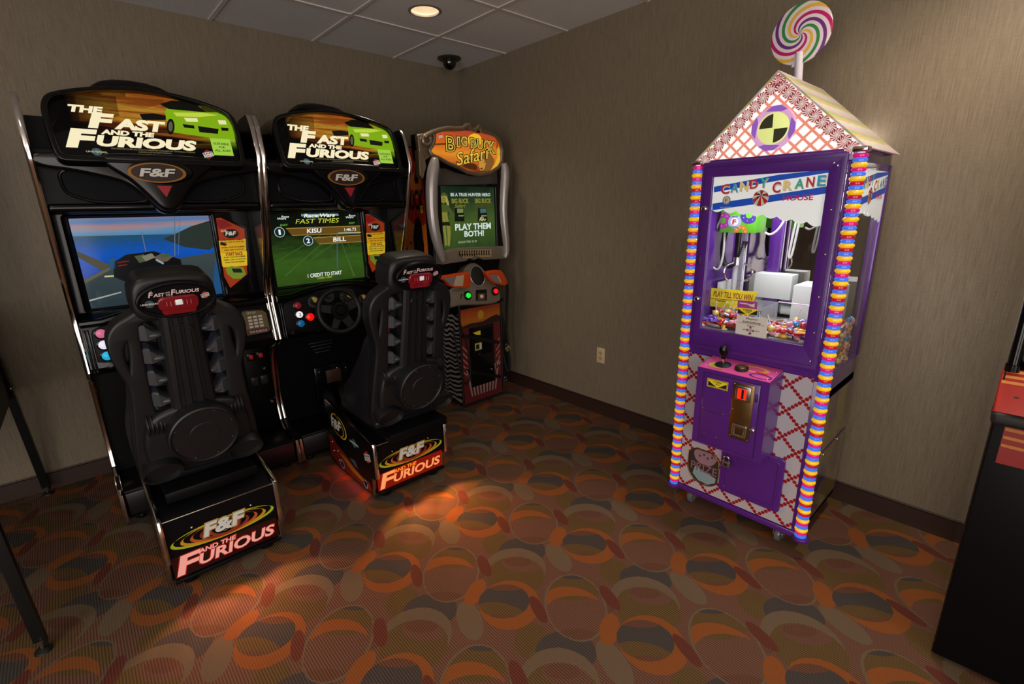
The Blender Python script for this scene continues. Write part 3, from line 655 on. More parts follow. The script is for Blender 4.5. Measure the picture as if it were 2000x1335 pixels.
    m = MB(BLK); m.box(-.2, .02, -.17, .06, -.02, .035, .01, Fl); m.use(mat('pedal_bracket_rust', '#3a2318', .5)); m.box(-.13, -.03, -.06, .03, .034, .05, .005, Fl)
    for k in range(4): m.use(CHR); m.ball((-.17+.06*k, .03-.012*(k % 2), .037), .005, n=6, F=Fl)
    ped = m.build('pedal_box', t)
    for x, wd in ((-.14, .035), (-.04, .028)):
        m = MB(BLKM); Fp = fr((xc+x, -.55, .29), (1, 0, 0), (0, .5, .8)); m.box(-wd, wd, -.06, .05, -.006, .006, .004, Fp); m.tube([Fp @ V((0, .02, -.005)), (xc+x, -.49, .36)], .01, 8); m.build('pedal', ped)
racing_cabinet(XA, 0); racing_cabinet(XB, 1)
# ------------------------------------------------------------ racing seats on their pedestals
RED_LAMP = mat('red_lamp_lens', '#5c0a14', .15, coat=.8, emit=.07, ecol='#e01a2a')
def racing_seat(xc, xs_, y0, v):
    lab = ['black racing chair over a red lit sign, in front of the blue screen', 'black racing chair over an orange lit sign, in front of the green screen'][v]
    t = thing('racing_simulator', (xc, -1.15, 0), lab, 'arcade seat', 'racing seats on pedestals')
    hw = .224; YF_ = -1.462
    prof = [(YF_, .33), (YF_, .142), (YF_+.006, .136), (YF_+.043, .132), (YF_+.05, .03), (-.86, .03), (-.86, .42), (-.90, .425), (YF_+.012, .34)]
    for s in (-1, 1):
        x0 = xc+s*hw-(.0 if s < 0 else .018)
        m = MB(BLK); m.prism(prof, fr((x0, 0, 0), (0, 1, 0), (0, 0, 1)), 0, .018)
        if s < 0 and v == 1:   # printed side, facing left
            F = fr((x0-.0008, -1.16, 0), (0, -1, 0)); k = 1
            m.use(YELP); m.ring(ell(-.115, .305, .098, .062, 32, -.3), ell(-.125, .308, .098, .06, 32, -.3), F, .0006); m.use(ORGP); m.ring(ell(-.15, .305, .098, .058, 32, -.3), ell(-.155, .306, .094, .055, 32, -.3), F, .0006)
            m.use(WHP); m.text('F&F', F, -.225, -.085, .275, .34, .001, .04, .15); globe_logo(m, F, (.075, .27), .028, 0, 2.0); raw_logo(m, F, (.225, .245), .034)
            m.use(mat('red_car_print', '#7d1a12', .4)); m.flat([(-.295, .2), (-.24, .205), (-.18, .17), (-.08, .15), (.02, .115), (.12, .095), (.22, .09), (.245, .05), (.18, .035), (-.2, .035), (-.295, .06)], F, .0006)
            m.use(mat('flame_print', '#a8641c', .4)); m.flat([(-.17, .13), (-.05, .125), (.03, .1), (.12, .085), (.22, .07), (.12, .06), (0, .07), (-.08, .095)], F, .001); m.use(GREY); m.flat(ell(-.13, .06, .028, .03, 18), F, .001); m.flat(ell(.17, .06, .024, .026, 18), F, .001); m.use(INK); m.flat(ell(-.13, .06, .018, .02, 18), F, .0014); m.flat(ell(.17, .06, .015, .017, 18), F, .0014)
            m.use(mat('cyan_glass_print', '#3c4a50', .4)); m.flat([(-.02, .15), (.05, .12), (.09, .125), (.06, .16)], F, .001)
            m.use(CHR); [m.ball((a, b, .002), .006, n=6, F=F) for a, b in ((-.245, .165), (-.235, .11), (-.175, .13), (-.165, .075))]
        p = m.build('pedestal_side', t)
        m = MB(CHR); pr = [(-.88, .424), (-.90, .425), (YF_+.03, .343), (YF_+.008, .338), (YF_, .325), (YF_, .142)]
        q = [[(x0-.001, y-.002, z+.002), (x0+.005, y-.007, z+.003), (x0+.013, y-.007, z+.003), (x0+.019, y-.002, z+.002), (x0+.019, y+.004, z-.004), (x0-.001, y+.004, z-.004)] for y, z in pr]
        m.loft(q); pr = [(YF_+.0435, .132), (YF_+.05, .03)]; m.loft([[(x0-.001, y-.002, z), (x0+.005, y-.006, z), (x0+.013, y-.006, z), (x0+.019, y-.002, z), (x0+.019, y+.004, z), (x0-.001, y+.004, z)] for y, z in pr]); m.build('edge_trim', p)
    a, b = xc-hw+.0185, xc+hw-.0185
    m = MB(BLKM); m.prism([(YF_+.012, .325), (YF_+.012, .158), (YF_+.06, .158), (YF_+.06, .05), (-.87, .05), (-.87, .36), (-1.35, .352), (YF_+.02, .332)], fr((a, 0, 0), (0, 1, 0), (0, 0, 1)), 0, b-a)
    for x in (.1, .34): m.use(STEEL); m.ball((a+.406*x/.44, YF_+.012, .262), .006, n=6)
    body = m.build('pedestal_body', t)
    m = MB(STEEL); m.box(a, b, YF_+.009, YF_+.015, .323, .328, .002); m.build('edge_strip', body)
    Ff = fr((xc, YF_+.0105, .222)); m = MB()
    for i, c in enumerate(('#a3b01e', '#c48a1e', '#b0541c', '#7a2a16', '#8c2f16')):
        m.use(mat('swoosh_print_%d' % i, c, .4)); ax = .196-.034*i; by = .043-.0022*i
        A_ = ell(0, -.012, ax, by, 48); B_ = ell(0, -.012+.0065, ax-.011, by-.002, 48); m.ring(A_, B_, Ff, .0005+.0002*i)
    m.use(mat('bronze_print', '#a08c50', .4)); m.text('F&F', Ff, -.086, .086, -.030, .040, .0016, .085, .2); m.use(mat('silver_print', '#c9cbc6', .4)); m.text('F&F', Ff, -.081, .081, -.025, .035, .0026, .04, .2)
    m.build('logo_decal', body)
    # lit sign in the recess
    Fs = fr((xc, YF_+.030, .093), (1, 0, 0), (0, .02, 1))
    bord, let1, let2 = (em('#5a0f12', .5), em('#f0a090', .9), em('#f0a090', .9)) if v == 0 else (em('#8c1708', .75), em('#ff9a5c', .98), em('#ff8a1e', 1.))
    m = MB(bord if v else mat('sign_panel_dark', '#140606', .3, emit=.05, ecol='#701010')); m.box(-.203, .203, -.042, .06, -.004, .0, 0, Fs)
    ls = [('F', -.195, -.098, -.036, .05, let1), ('URIOUS', -.112, .19, -.024, .026, let1), ('AND THE', -.108, .035, .029, .048, let2)]
    for s, u0, u1, v0, v1, c in ls: m.use(em('#c01a12', .7)); m.text(s, Fs, u0-.004, u1+.004, v0-.004, v1+.004, .0008, .05, .2)
    for s, u0, u1, v0, v1, c in ls: m.use(c); m.text(s, Fs, u0, u1, v0, v1, .0016, .03, .2)
    m.build('lit_sign', t)
    m = MB(BLKM); m.box(a, b, YF_+.012, YF_+.06, .034, .048, .004); m.build('sign_ledge', t)
    for sx in (-.15, .15):
        for sy in (-1.4, -.95): m = MB(STEEL); m.lathe([(.026, 0), (.028, .006), (.012, .012), (.008, .04)], fr((xc+sx, sy, 0), (1, 0, 0), (0, 1, 0)), 16); m.build('levelling_foot', t)
    m = MB(BLKM); m.box(xc-.17, xc+.17, y0-.12, y0+.40, .365, .41, .004); m.box(xc-.12, xc+.12, y0-.09, y0+.38, .34, .37); m.build('slide_rail', t)
    # seat shell
    S = fr((xs_, y0, .45), (1, 0, 0), (0, -.18, .98))
    half = [(.19, .0), (.212, .03), (.211, .12), (.194, .28), (.180, .42), (.200, .49), (.217, .56), (.217, .63), (.190, .675), (.140, .70), (.114, .72)]
    top = [(.108, .79), (.102, .82), (.08, .835)]
    out = smooth(half+top+[(-x, y) for x, y in reversed(half+top)], 2)
    gap = smooth([(.052, .69), (.125, .685), (.138, .65), (.140, .5), (.142, .33), (.132, .24), (.056, .24), (.052, .4)], 2)
    slot = smooth([(.156, .632), (.188, .606), (.197, .55), (.188, .485), (.176, .462), (.160, .54)], 2)
    flip = lambda P: [(-x, y) for x, y in P]
    m = MB(DARK); m.plate([out, gap, flip(gap), slot, flip(slot)], S, -.06, .018, .012, 3)
    sh = m.build('seat_shell', t, 50)
    for s in (-1, 1):   # bolsters wrapping forward
        m = MB(DARK); secs = []
        for vv, ui, uo, w in ((-.02, .165, .225, -.30), (.06, .168, .228, -.32), (.16, .168, .225, -.24), (.3, .168, .205, -.17), (.40, .17, .195, -.13), (.46, .172, .192, -.09)):
            secs.append([(s*a_, vv, b_) for a_, b_ in ((ui, -.03), (uo-.008, -.03), (uo, -.045), (uo, w+.02), (uo-.01, w), (ui+.012, w), (ui, w+.015))])
        m.loft(secs, S); m.build('side_bolster', t, 50)
    m = MB(DARK); hd = smooth([(.112, .71), (.110, .78), (.104, .805), (.085, .826), (-.085, .826), (-.104, .805), (-.110, .78), (-.112, .71), (-.07, .70), (.07, .70)], 2); m.plate([hd], S, -.12, .030, .026, 4)
    hr = m.build('headrest', t, 60)
    m = MB(BLKM); e = ell(0, .768, .119, .062, 44); m.prism(e, S, .03, .068); m.tube([S @ V((x, y, .068)) for x, y in e], .007, 8, None, True)
    q = S @ X.Translation((0, .768, .0690)); m.use(mat('badge_pink_print', '#d8c0be', .4))
    for s_, u0, u1, v0, v1, b_ in (('THE', -.09, -.072, .036, .042, .01), ('F', -.086, -.07, .018, .036, .03), ('AST', -.071, -.036, .018, .031, .03), ('AND', -.034, -.02, .027, .033, .01), ('THE', -.034, -.02, .018, .024, .01), ('F', -.018, -.002, .018, .04, .03), ('URIOUS', -.003, .072, .022, .035, .03)): m.text(s_, q, u0, u1, v0, v1, .0012, b_, .2)
    globe_logo(m, q, (-.086, -.006), .014, 0, 1.9); raw_logo(m, q, (.088, .006), .013); m.build('badge_plate', hr)
    m = MB(RED_LAMP); m.plate([rr(-.058, .058, -.03, .012, .014)], q, 0, .016, .005); m.plate([rr(-.05, .05, -.048, -.026, .008)], q, 0, .012, .004)
    lamp = m.build('red_lamp', hr)
    m = MB(mat('white_lamp_window', '#c4c8cc', .25, emit=.25, ecol='#ffffff')); m.box(-.011, .011, -.014, .006, .018, .0225, .002, q)
    for k in range(-3, 4):
        if k: m.use(mat('lamp_reflector', '#b86a6e', .3)); m.box(k*.0125-.001, k*.0125+.001, -.016+.002*(k % 2), .002, .0195, .0215, .0005, q)
    m.build('lamp_bulb', lamp)
    m = MB(DARK); secs = []
    for vv, h_ in ((.255, .082), (.4, .076), (.6, .066), (.70, .064)):
        secs.append([(a_*h_, vv, w) for a_, w in ((-1, -.02), (-1, .035), (-.86, .046), (-.62, .05), (-.58, .042), (-.42, .042), (-.38, .054), (-.12, .054), (-.08, .044), (.08, .044), (.12, .054), (.38, .054), (.42, .042), (.58, .042), (.62, .05), (.86, .046), (1, .035), (1, -.02))])
    m.loft(secs, S); m.tube([S @ V((.03*cos(R(a_)), .64+.022*sin(R(a_)), .05)) for a_ in range(0, 181, 15)], .005, 6); m.build('centre_spine', t, 25)
    for s in (-1, 1):
        for i in range(4):
            vv = .640-.094*i-(.03 if s > 0 else 0)*0; m = MB(FIN); secs = []
            for u, h0, h1, w0, w1 in ((.142, -.036, .030, -.05, .008), (.110, -.036, .026, -.05, .030), (.090, -.032, .004, -.03, .028), (.062, -.028, -.006, -.02, .020)):
                secs.append([(s*u, vv+h0, w0), (s*u, vv+h0, w1-.006), (s*u, vv+h0+.005, w1), (s*u, vv+h1-.005, w1-.002), (s*u, vv+h1, w1-.01), (s*u, vv+h1, w0)])
            m.loft(secs, S); m.ball((s*.082, vv-.016, .020), .026, .011, .013, 8, S); m.build('manifold_fin', t, 30)
        m = MB(DARK); pr = [(.05, .112)]
        for k in range(4): pr += [(.046, .118+.014*k), (.053, .122+.014*k), (.053, .127+.014*k), (.046, .130+.014*k)]
        m.lathe(pr, fr(S @ V((0, .245, .005)), S.to_3x3() @ V((0, 1, 0)), S.to_3x3() @ V((0, 0, 1))) if s > 0 else fr(S @ V((0, .245, .005)), S.to_3x3() @ V((0, 0, 1)), S.to_3x3() @ V((0, 1, 0))), 24); m.build('bellows', t)
        # exhaust pods
        m = MB(DARK); o = S @ V((s*.152, .072, -.02)); Fp = fr(o, (1, 0, 0), (0, -.35, .94)); m.lathe([(.045, -.03), (.062, .0), (.07, .06), (.0715, .10), (.07, .108), (.066, .108), (.062, .10), (.060, .092)], Fp, 32, 1., .66); m.use(INK); m.lathe([(.060, .092), (.058, .088), (.0005, .088)], Fp, 32, 1., .66); m.build('exhaust_pod', t)
    m = MB(DARK); m.plate([smooth([(-.17, .05), (-.175, .2), (-.13, .3), (.13, .3), (.175, .2), (.17, .05), (.1, .02), (-.1, .02)], 2)], S, -.01, .05, .02, 3)
    c = (.006, .198); Fd = S @ X.Translation((c[0], c[1], 0)); m.lathe([(.126, .0), (.128, .10), (.125, .112), (.119, .116), (.115, .111), (.114, .108), (.055, .109), (.053, .111), (.0005, .111)], Fd, 56)
    for k in range(8): m.use(STEEL); a_ = R(20+45*k); m.ball((.108*cos(a_), .108*sin(a_), .109), .0028, n=5, F=Fd)
    m.build('round_speaker', t)
    # cushion
    m = MB(DARK); m.box(xs_-.205, xs_+.205, y0-.02, y0+.42, .405, .47, .03, None, 4); m.box(xs_-.15, xs_+.15, y0+.06, y0+.41, .46, .50, .02, None, 3); m.build('seat_cushion', t)
    m = MB(DARK); secs = []
    for vv, w in ((.07, -.10), (.25, -.11), (.45, -.09), (.64, -.08)): secs.append([(a_, vv, w+b_) for a_, b_ in ((-.068, -.0), (.068, 0), (.075, .06), (-.075, .06))])
    m.loft(secs, S); m.build('lumbar_pad', t)
    # lamp behind the lit sign, spilling on the carpet in front
    for dx in (-.12, .0, .12): light('sign_lamp', 'SPOT', (xc+dx, YF_-.004, .152), (7.5, 12.)[v], [(1, .40, .17), (1, .38, .09)][v], (xc+dx*1.6, YF_-.5, .152-.10), spot_size=R(84), spot_blend=.4, shadow_soft_size=.02)
racing_seat(-2.437, -2.441, -1.27, 0); racing_seat(-1.525, -1.515, -1.44, 1)
light('under_glow_lamp', 'AREA', (-1.752, -1.16, 0.03), .16, (1, .06, .08), (-1.80, -1.16, 0), shape='RECTANGLE', size=.5, size_y=.02)
# ------------------------------------------------------------ hunting cabinet in the corner
def z8(a, b): return (800+a/4.45, 240+b/4.45)
def z9(a, b): return (860+a/3.925, 480+b/3.925)
def zt(a, b): return (840+a/9.535, 500+b/9.535)
def sunset_mat(name, k, lo, hi):
    t = NT(name); o = t.obj(); s = t.N('ShaderNodeSeparateXYZ'); t.L(o, s.inputs[0]); f = t.math('DIVIDE', t.math('SUBTRACT', s.outputs[2], lo), hi-lo)
    f = t.math('ADD', f, t.math('MULTIPLY', t.math('SUBTRACT', t.noise(t.map(o, sc=(5, 5, 40)), 1, 3), .5), .35))
    c = t.ramp(f, [(0, '#5a2412'), (.2, '#b8561a'), (.45, '#e08a24'), (.6, '#d9701e'), (.8, '#c0501c'), (1, '#a8402a')])
    t.base(lin('#060404') if k > .5 else (t.mix(.5, c, lin('#5c1410')) if k == 0 else c), .3); t.emit(c, k); return t.m
BBC = -.465
def hunting_cabinet():
    t = thing('hunting_arcade_cabinet', (BBC, -.4, 0), 'silver-framed hunting video game cabinet with zebra striped base in the room corner', 'arcade machine')
    x0, x1, yf = -.665, -.262, -.765
    m = MB(BLK); m.box(x0+.003, x1, yf+.004, -.14, .02, .80, .004); base = m.build('lower_cabinet', t)
    m = MB(ZEB); m.box(x0, x0+.003, yf+.012, -.16, .03, .74); m.build('zebra_side', base)
    m = MB(mat('black_panel_edging', '#141212', .5)); m.tube([(x0-.002, yf, .02), (x0-.002, yf, .79)], .007, 8); m.tube([(x1, yf, .02), (x1, yf, .79)], .007, 8); m.box(x0, x1, yf-.004, yf+.006, .015, .03); m.build('corner_edging', base)
    Fl = fr((BBC, yf+.002, 0)); u0, u1 = x0-BBC+.012, x1-BBC-.008
    m = MB(mat('maroon_front_print', '#5c1a1e', .4)); m.rect(u0, u1, .03, .775, Fl, 0)
    m.use(sunset_mat('sunset_print', .0, .58, .80)); m.rect(u0, u1, .63, .775, Fl, .0008); m.use(mat('gold_sun_print', '#b98a24', .4)); m.flat(ell(0, .712, .03, .036, 24), Fl, .0016)
    m.use(mat('hill_print', '#2a1410', .5)); m.flat([(u0, .63), (u0, .645), (-.1, .66), (.02, .655), (.1, .68), (.16, .69), (u1, .672), (u1, .63)], Fl, .0014)
    m.use(mat('zebra_white_print', '#8b807a', .4))
    for i in range(9):
        u = u0+.02+i*.042; k = (u-.0)*1.1; m.flat([(u*.7, .075), (u*.7+.012, .075), (u*.95+.016, .20+.03*abs(i-4)), (u*.95-.004, .205+.03*abs(i-4))], Fl, .0012)
    for i in range(5):
        for s in (-1, 1): m.use(mat('zebra_pink_print', '#a0685c', .4)); a = .24+i*.05; m.flat([(s*.185, a+.045), (s*.185, a+.062), (s*.14, a+.012), (s*.14, a-.004)], Fl, .0012)
    m.build('front_art', base)
    m = MB(BLK); m.box(-.118, .122, .15, .625, -.02, .005, .003, Fl); m.use(YELP); m.flat([(-.085, .585), (-.012, .592), (-.012, .556), (-.05, .563)], Fl, .0062); m.use(mat('yellow_white_print', '#b9ae3a', .4)); m.rect(-.07, .0, .44, .497, Fl, .0062); m.use(WHP); m.rect(-.022, .0, .445, .492, Fl, .0068); m.use(INK); m.rect(-.06, -.03, .45, .485, Fl, .0068)
    m.use(REDP); [m.flat(ell(-.03+.03*k, .405, .004, .004, 8), Fl, .0062) for k in range(3)]; m.use(BLKM); m.box(-.005, .1, .4, .6, .004, .011, .003, Fl); m.use(CHR); m.ball((.085, .255, .008), .008, n=6, F=Fl)
    m.build('coin_door', base)
    for a, b in (((-.19, .585), (.165, .46)), ((-.15, .295), (.17, .17))):
        m = MB(mat('security_bar_black', '#121212', .4, .3)); d = V((b[0]-a[0], b[1]-a[1])).normalized()*.013; n_ = (-d.y, d.x)
        m.prism([(a[0]+n_[0], a[1]+n_[1]), (a[0]-n_[0], a[1]-n_[1]), (b[0]-n_[0], b[1]-n_[1]), (b[0]+n_[0], b[1]+n_[1])], Fl, .014, .019); m.ball((a[0]+.008, a[1], .02), .006, n=6, F=Fl); m.build('security_bar', base)
    for sx in (-.17, .17):
        for sy in (-.72, -.2): m = MB(STEEL); m.lathe([(.02, 0), (.02, .006), (.008, .012), (.008, .03)], fr((BBC+sx, sy, 0), (1, 0, 0), (0, 1, 0)), 12); m.build('levelling_foot', base)
    # upper body with printed left side
    m = MB(BLKM); hx0, hx1 = -.80, -.13
    m.box(hx0, hx1, -.62, -.12, 1.10, 1.92, .004); m.loft([[(hx0+.03, -.66, 1.12), (hx1-.03, -.66, 1.12), (hx1-.03, -.15, 1.12), (hx0+.03, -.15, 1.12)], [(-.66, -.70, .80), (-.27, -.70, .80), (-.27, -.15, .80), (-.66, -.15, .80)]])
    up = m.build('upper_cabinet', t)
    Fs = fr((hx0-.001, -.4, 1.5), (0, -1, 0)); m = MB(sunset_mat('safari_side_print', .02, 1.0, 2.3)); m.use(mat('safari_red_print', '#a8241c', .4)); m.rect(-.27, .215, -.39, .41, Fs, 0)
    m.use(mat('safari_orange_print', '#cf6a24', .45)); m.flat([(-.27, -.39), (.215, -.39), (.215, -.1), (.1, -.14), (-.05, -.05), (-.27, -.12)], Fs, .0006); m.flat(ell(.12, .16, .07, .09, 20), Fs, .0006)
    m.use(INK); m.flat([(.03, -.39), (.03, -.2), (.07, -.08), (.11, -.05), (.15, -.09), (.17, -.25), (.16, -.39)], Fs, .0012); m.text('BUCK', Fs, -.02, .2, -.01, .13, .0012, .04); m.flat([(.10, .2), (.12, .26), (.14, .2), (.16, .25), (.15, .17), (.11, .17)], Fs, .0012)
    for k in range(4): m.flat([(-.2+.06*k, -.3+.05*(k % 2)), (-.185+.06*k, -.27+.05*(k % 2)), (-.17+.06*k, -.31+.05*(k % 2))], Fs, .0012)
    m.use(YELP); m.rect(.155, .185, -.03, .02, Fs, .0018); m.use(INK); m.text('Y', Fs, .16, .18, -.02, .012, .0024, .03); m.build('side_art', up)
    # screen
    Fc = fr((BBC, -.672, 1.43)); su, s0, s1 = .252, -.225, .222
    m = MB(BLK); m.plate([rr(-.33, .33, -.29, .30, .02), rr(-su-.003, su+.003, s0-.003, s1+.003, .01)], Fc, -.03, .02, .008); m.build('screen_bezel', t)
    m = MB(grad_mat('screen_green_savanna', 2, 1.2, 1.66, [(0, '#2f4a22'), (.4, '#4c6428'), (.7, '#2f4426'), (1, '#16281c')], .7, (5, 1, 5), .7)); m.rect(-su, su, s0, s1, Fc, .001)
    def Tx(s, bl, br, tl, c, b=.03, sh=0): m.use(c); m.textp(s, Fc, Fc, z8(*bl), z8(*br), z8(*tl), w=.006, bold=b, shear=sh)
    def Sp(P, c, w): m.use(c); m.flat([(min(max(x, -su), su), min(max(y, s0), s1)) for x, y in [pp(Fc, z8(*p)) for p in P]], Fc, w)
    sk, sh_, hair, kh = em('#8a8a3c', .75), em('#22240c', .6), em('#a8a04a', .8), em('#55602a', .7)
    Sp0 = Sp; Sp = lambda P, c, w: Sp0([(p[0]+24, p[1]) for p in P], c, w)
    Sp([(238, 655), (250, 630), (275, 610), (300, 640), (318, 700), (315, 740), (300, 745), (295, 690), (250, 690), (240, 720), (234, 700)], hair, .002); Sp(ell(268, 668, 21, 32, 16), sk, .003); Sp([(238, 640), (250, 615), (270, 602), (292, 615), (308, 640), (270, 632)], kh, .004)
    Sp([(240, 715), (265, 705), (310, 715), (345, 770), (365, 800), (340, 830), (315, 815), (325, 790), (310, 765), (300, 780), (240, 775)], kh, .0045); Sp([(244, 775), (300, 775), (305, 830), (315, 862), (246, 868), (252, 820)], sk, .005); Sp([(245, 862), (318, 858), (325, 895), (290, 890), (246, 895)], sh_, .0055); Sp([(250, 892), (285, 890), (290, 960), (300, 1060), (280, 1070), (272, 970)], sk, .005); Sp([(292, 890), (326, 892), (330, 960), (322, 1065), (305, 1070), (300, 960)], sk, .0052)
    Sp = Sp0
    for (a, b, c_) in ((430, 800, '#7d8a4a'), (630, 800, '#4a6a6a')): Sp([(a-38, 740), (a+38, 740), (a+45, 855), (a-40, 855)], em('#141a10', .6), .003); Sp([(a-20, 745), (a+34, 745), (a+34, 780), (a-18, 782)], em(c_, .8), .004); Sp([(a-10, 800), (a+40, 800), (a+34, 812), (a-8, 812)], em('#7a9a5a', .8), .004)
    Sp(ell(625, 832, 16, 18, 14), em('#d8d8b0', .8), .0045); Sp(ell(625, 832, 10, 12, 14), em('#20240c', .5), .005)
    wh, gd = em('#cfe0d8', .95), em('#8a8a34', .8)
    Tx('BE A TRUE HUNTER HERO', (353, 636), (697, 638), (353, 606), wh, .02); Tx('BIG BUCK', (362, 700), (512, 698), (364, 656), gd, .04); Tx('Safari', (388, 736), (482, 734), (392, 704), gd, .01, .3); Tx('BIG BUCK', (566, 698), (706, 696), (568, 656), gd, .04); Tx('HUNTER PRO', (575, 724), (695, 722), (577, 706), em('#6a4a24', .7), .02); Tx('Pro', (600, 850), (660, 848), (603, 825), em('#c9c27a', .8), .02, .3)
    Tx('PLAY THEM', (393, 930), (703, 922), (396, 873), wh, .03); Tx('BOTH!', (473, 988), (643, 982), (476, 936), wh, .03); Tx('SINGLE TREK: $1.00', (420, 1046), (580, 1040), (421, 1024), em('#a9b890', .8), .01)
    m.build('screen', t)
    # marquee
    Fm = fr((BBC, -.735, 0)); P = [pp(Fm, z8(*p)) for p in [(178, 235), (205, 190), (222, 150), (225, 95), (300, 72), (420, 74), (500, 62), (560, 82), (620, 88), (700, 98), (760, 122), (788, 170), (800, 240), (800, 320), (762, 378), (690, 422), (600, 434), (500, 412), (420, 368), (340, 338), (260, 292), (200, 268)]]; P = smooth(P, 1)
    m = MB(sunset_mat('backlit_safari_poster', .95, 1.74, 2.02)); m.prism(P, Fm, -.02, 0)
    def Tm(s, bl, br, tl, c, **k): m.use(c); m.textp(s, Fm, Fm, z8(*bl), z8(*br), z8(*tl), **k)
    def Sm(Q, c, w): m.use(c); m.flat([pp(Fm, z8(*q)) for q in Q], Fm, w)
    Sm(ell(565, 150, 62, 58, 24), em('#f0b428', 1.), .001); Sm([(190, 180), (330, 172), (330, 190), (190, 195)], em('#7a3a10', .8), .001)
    for s_, a, b, c_, d in (('B', 318, 398, 250, 112), ('I', 412, 440, 212, 118), ('G', 448, 500, 202, 116), ('B', 530, 582, 222, 130), ('U', 588, 638, 228, 142), ('C', 645, 690, 245, 150), ('K', 694, 745, 268, 160)):
        Tm(s_, (a-6, c_+6), (b+8, c_+6), (a-6, d-6), em('#1c1206', .4), w=.0018, bold=.10); Tm(s_, (a, c_), (b, c_), (a, d), em('#e0bf4a', .9), w=.0026, bold=.05)
        Tm(s_, (a+8, c_-8), (b-8, c_-8), (a+8, d+10), em('#4a3210', .5), w=.0034, bold=-.012)
    q = Fm @ X.Translation((*pp(Fm, z8(545, 285)), 0)) @ X.Rotation(R(12), 4, 'Z'); m.use(em('#22160a', .5)); m.text('Safari', q, -.155, .153, -.045, .045, .0035, .04, .25); m.use(em('#e8c848', .92)); m.text('Safari', q, -.15, .15, -.042, .042, .0045, .0, .25)
    Sm([(590, 300), (640, 270), (700, 265), (735, 320), (720, 380), (690, 415), (630, 420), (600, 380)], em('#8a5a2a', .8), .002); Sm([(600, 330), (640, 310), (660, 350), (650, 400), (615, 415), (600, 380)], em('#c9903a', .9), .0028); Sm([(612, 392), (632, 388), (630, 402), (616, 404)], em('#20140c', .5), .0034); Sm([(640, 340), (655, 338), (650, 346)], em('#20140c', .5), .0034); Sm([(735, 360), (770, 280), (795, 290), (770, 365), (700, 415)], em('#e8b030', .9), .002)
    Sm([(455, 375), (500, 350), (560, 352), (585, 372), (580, 410), (520, 402)], em('#5a2c12', .7), .002)
    q = pp(Fm, z8(770, 250)); m.use(em('#c9c23a', .8)); m.flat(ell(q[0], q[1], .012, .03, 14), Fm, .003); m.use(em('#3a2a10', .5)); m.text('PANEL', Fm @ X.Translation((q[0]-.006, q[1]+.055, 0)) @ X.Rotation(R(80), 4, 'Z'), -.035, .035, -.006, .012, .003, .02)
    raw_logo(m, Fm, pp(Fm, z8(268, 118)), .014, 1); m.build('marquee_sign', t)
    # silver frame
    Ft = fr((BBC, -.765, 0)); g = lambda a, b, w=0: Ft @ V((*pp(Ft, z8(a, b)), w))
    m = MB(mat('bronze_marquee_moulding', '#7d6c5a', .3, .55, coat=.2)); sm_ = lambda P_: smooth([tuple(p) for p in P_], 1, False); m.tube([g(110, 130, -.03), g(140, 110), g(190, 85), g(260, 60), g(330, 45), g(400, 50), g(460, 45), g(490, 22), g(515, 20), g(528, 45), g(555, 66), g(585, 52), g(600, 30), g(614, 40), g(625, 70), g(690, 86), g(745, 110), g(785, 160), g(805, 240), g(808, 330, -.01)], [.018, .018, .017, .016, .015, .014, .014, .015, .015, .014, .014, .014, .014, .014, .014, .014, .014, .014, .014, .012], 10)
    m.tube([g(808, 330), g(765, 392), g(690, 436), g(600, 450), g(500, 428), g(420, 384), g(340, 352), g(260, 306), g(195, 278)], .012, 10)
    m.tube([g(195, 278), g(170, 240), g(200, 190), g(215, 150), g(214, 96)], .013, 10)
    m.tube([g(150+34*cos(a), 145+44*sin(a)) for a in [2*pi*k/20 for k in range(20)]], .013, 8, None, True)
    m.prism([pp(Ft, z8(*p)) for p in [(85, 110), (120, 95), (215, 100), (215, 160), (170, 240), (200, 280), (130, 320), (100, 250)]], Ft, -.05, -.012, .006)
    m.prism([pp(Ft, z8(*p)) for p in [(90, 250), (130, 290), (145, 380), (120, 470), (100, 450)]], Ft, -.06, -.005, .006); m.build('marquee_surround', t)
    m = MB(BLK); m.prism([pp(Fm, z8(*p)) for p in [(90, 100), (300, 60), (620, 70), (790, 130), (820, 330), (780, 520), (250, 520), (110, 300)]], Fm, -.11, -.03, .008); m.build('marquee_box', t)
    m = MB(mat('grey_brow_moulding', '#55504c', .35, .4)); m.prism([pp(Fm, z8(*p)) for p in [(265, 400), (330, 405), (420, 440), (560, 470), (700, 450), (770, 420), (775, 520), (255, 530)]], Fm, -.07, -.02, .008); m.build('screen_brow', t)
    for P_, r_ in (([(205, 305), (200, 360), (180, 480), (175, 620), (180, 760), (195, 900), (225, 1040), (262, 1150), (278, 1200)], [.02, .038, .041, .040, .038, .036, .033, .027, .016]), ([(805, 350), (815, 400), (815, 480), (803, 640), (800, 780), (812, 920), (825, 1040), (828, 1130), (815, 1170)], [.02, .032, .034, .031, .029, .029, .027, .022, .012])):
        m = MB(SILV); pts = smooth([tuple(g(a, b, .02)) for a, b in P_], 1, False); rs = [r_[min(int(i*len(r_)/len(pts)), len(r_)-1)] for i in range(len(pts))]
        rs = [sum(rs[max(0, i-1):i+2])/len(rs[max(0, i-1):i+2]) for i in range(len(rs))]; m.tube(pts, rs, 14); m.build('tusk_frame', t, 60)
    m = MB(BRZ); m.prism([pp(Ft, z8(*p)) for p in [(285, 1128), (400, 1098), (700, 1082), (838, 1078), (850, 1140), (820, 1170), (640, 1180), (590, 1162), (555, 1180), (520, 1160), (480, 1190), (290, 1218)]], Ft, -.09, .015, .008)
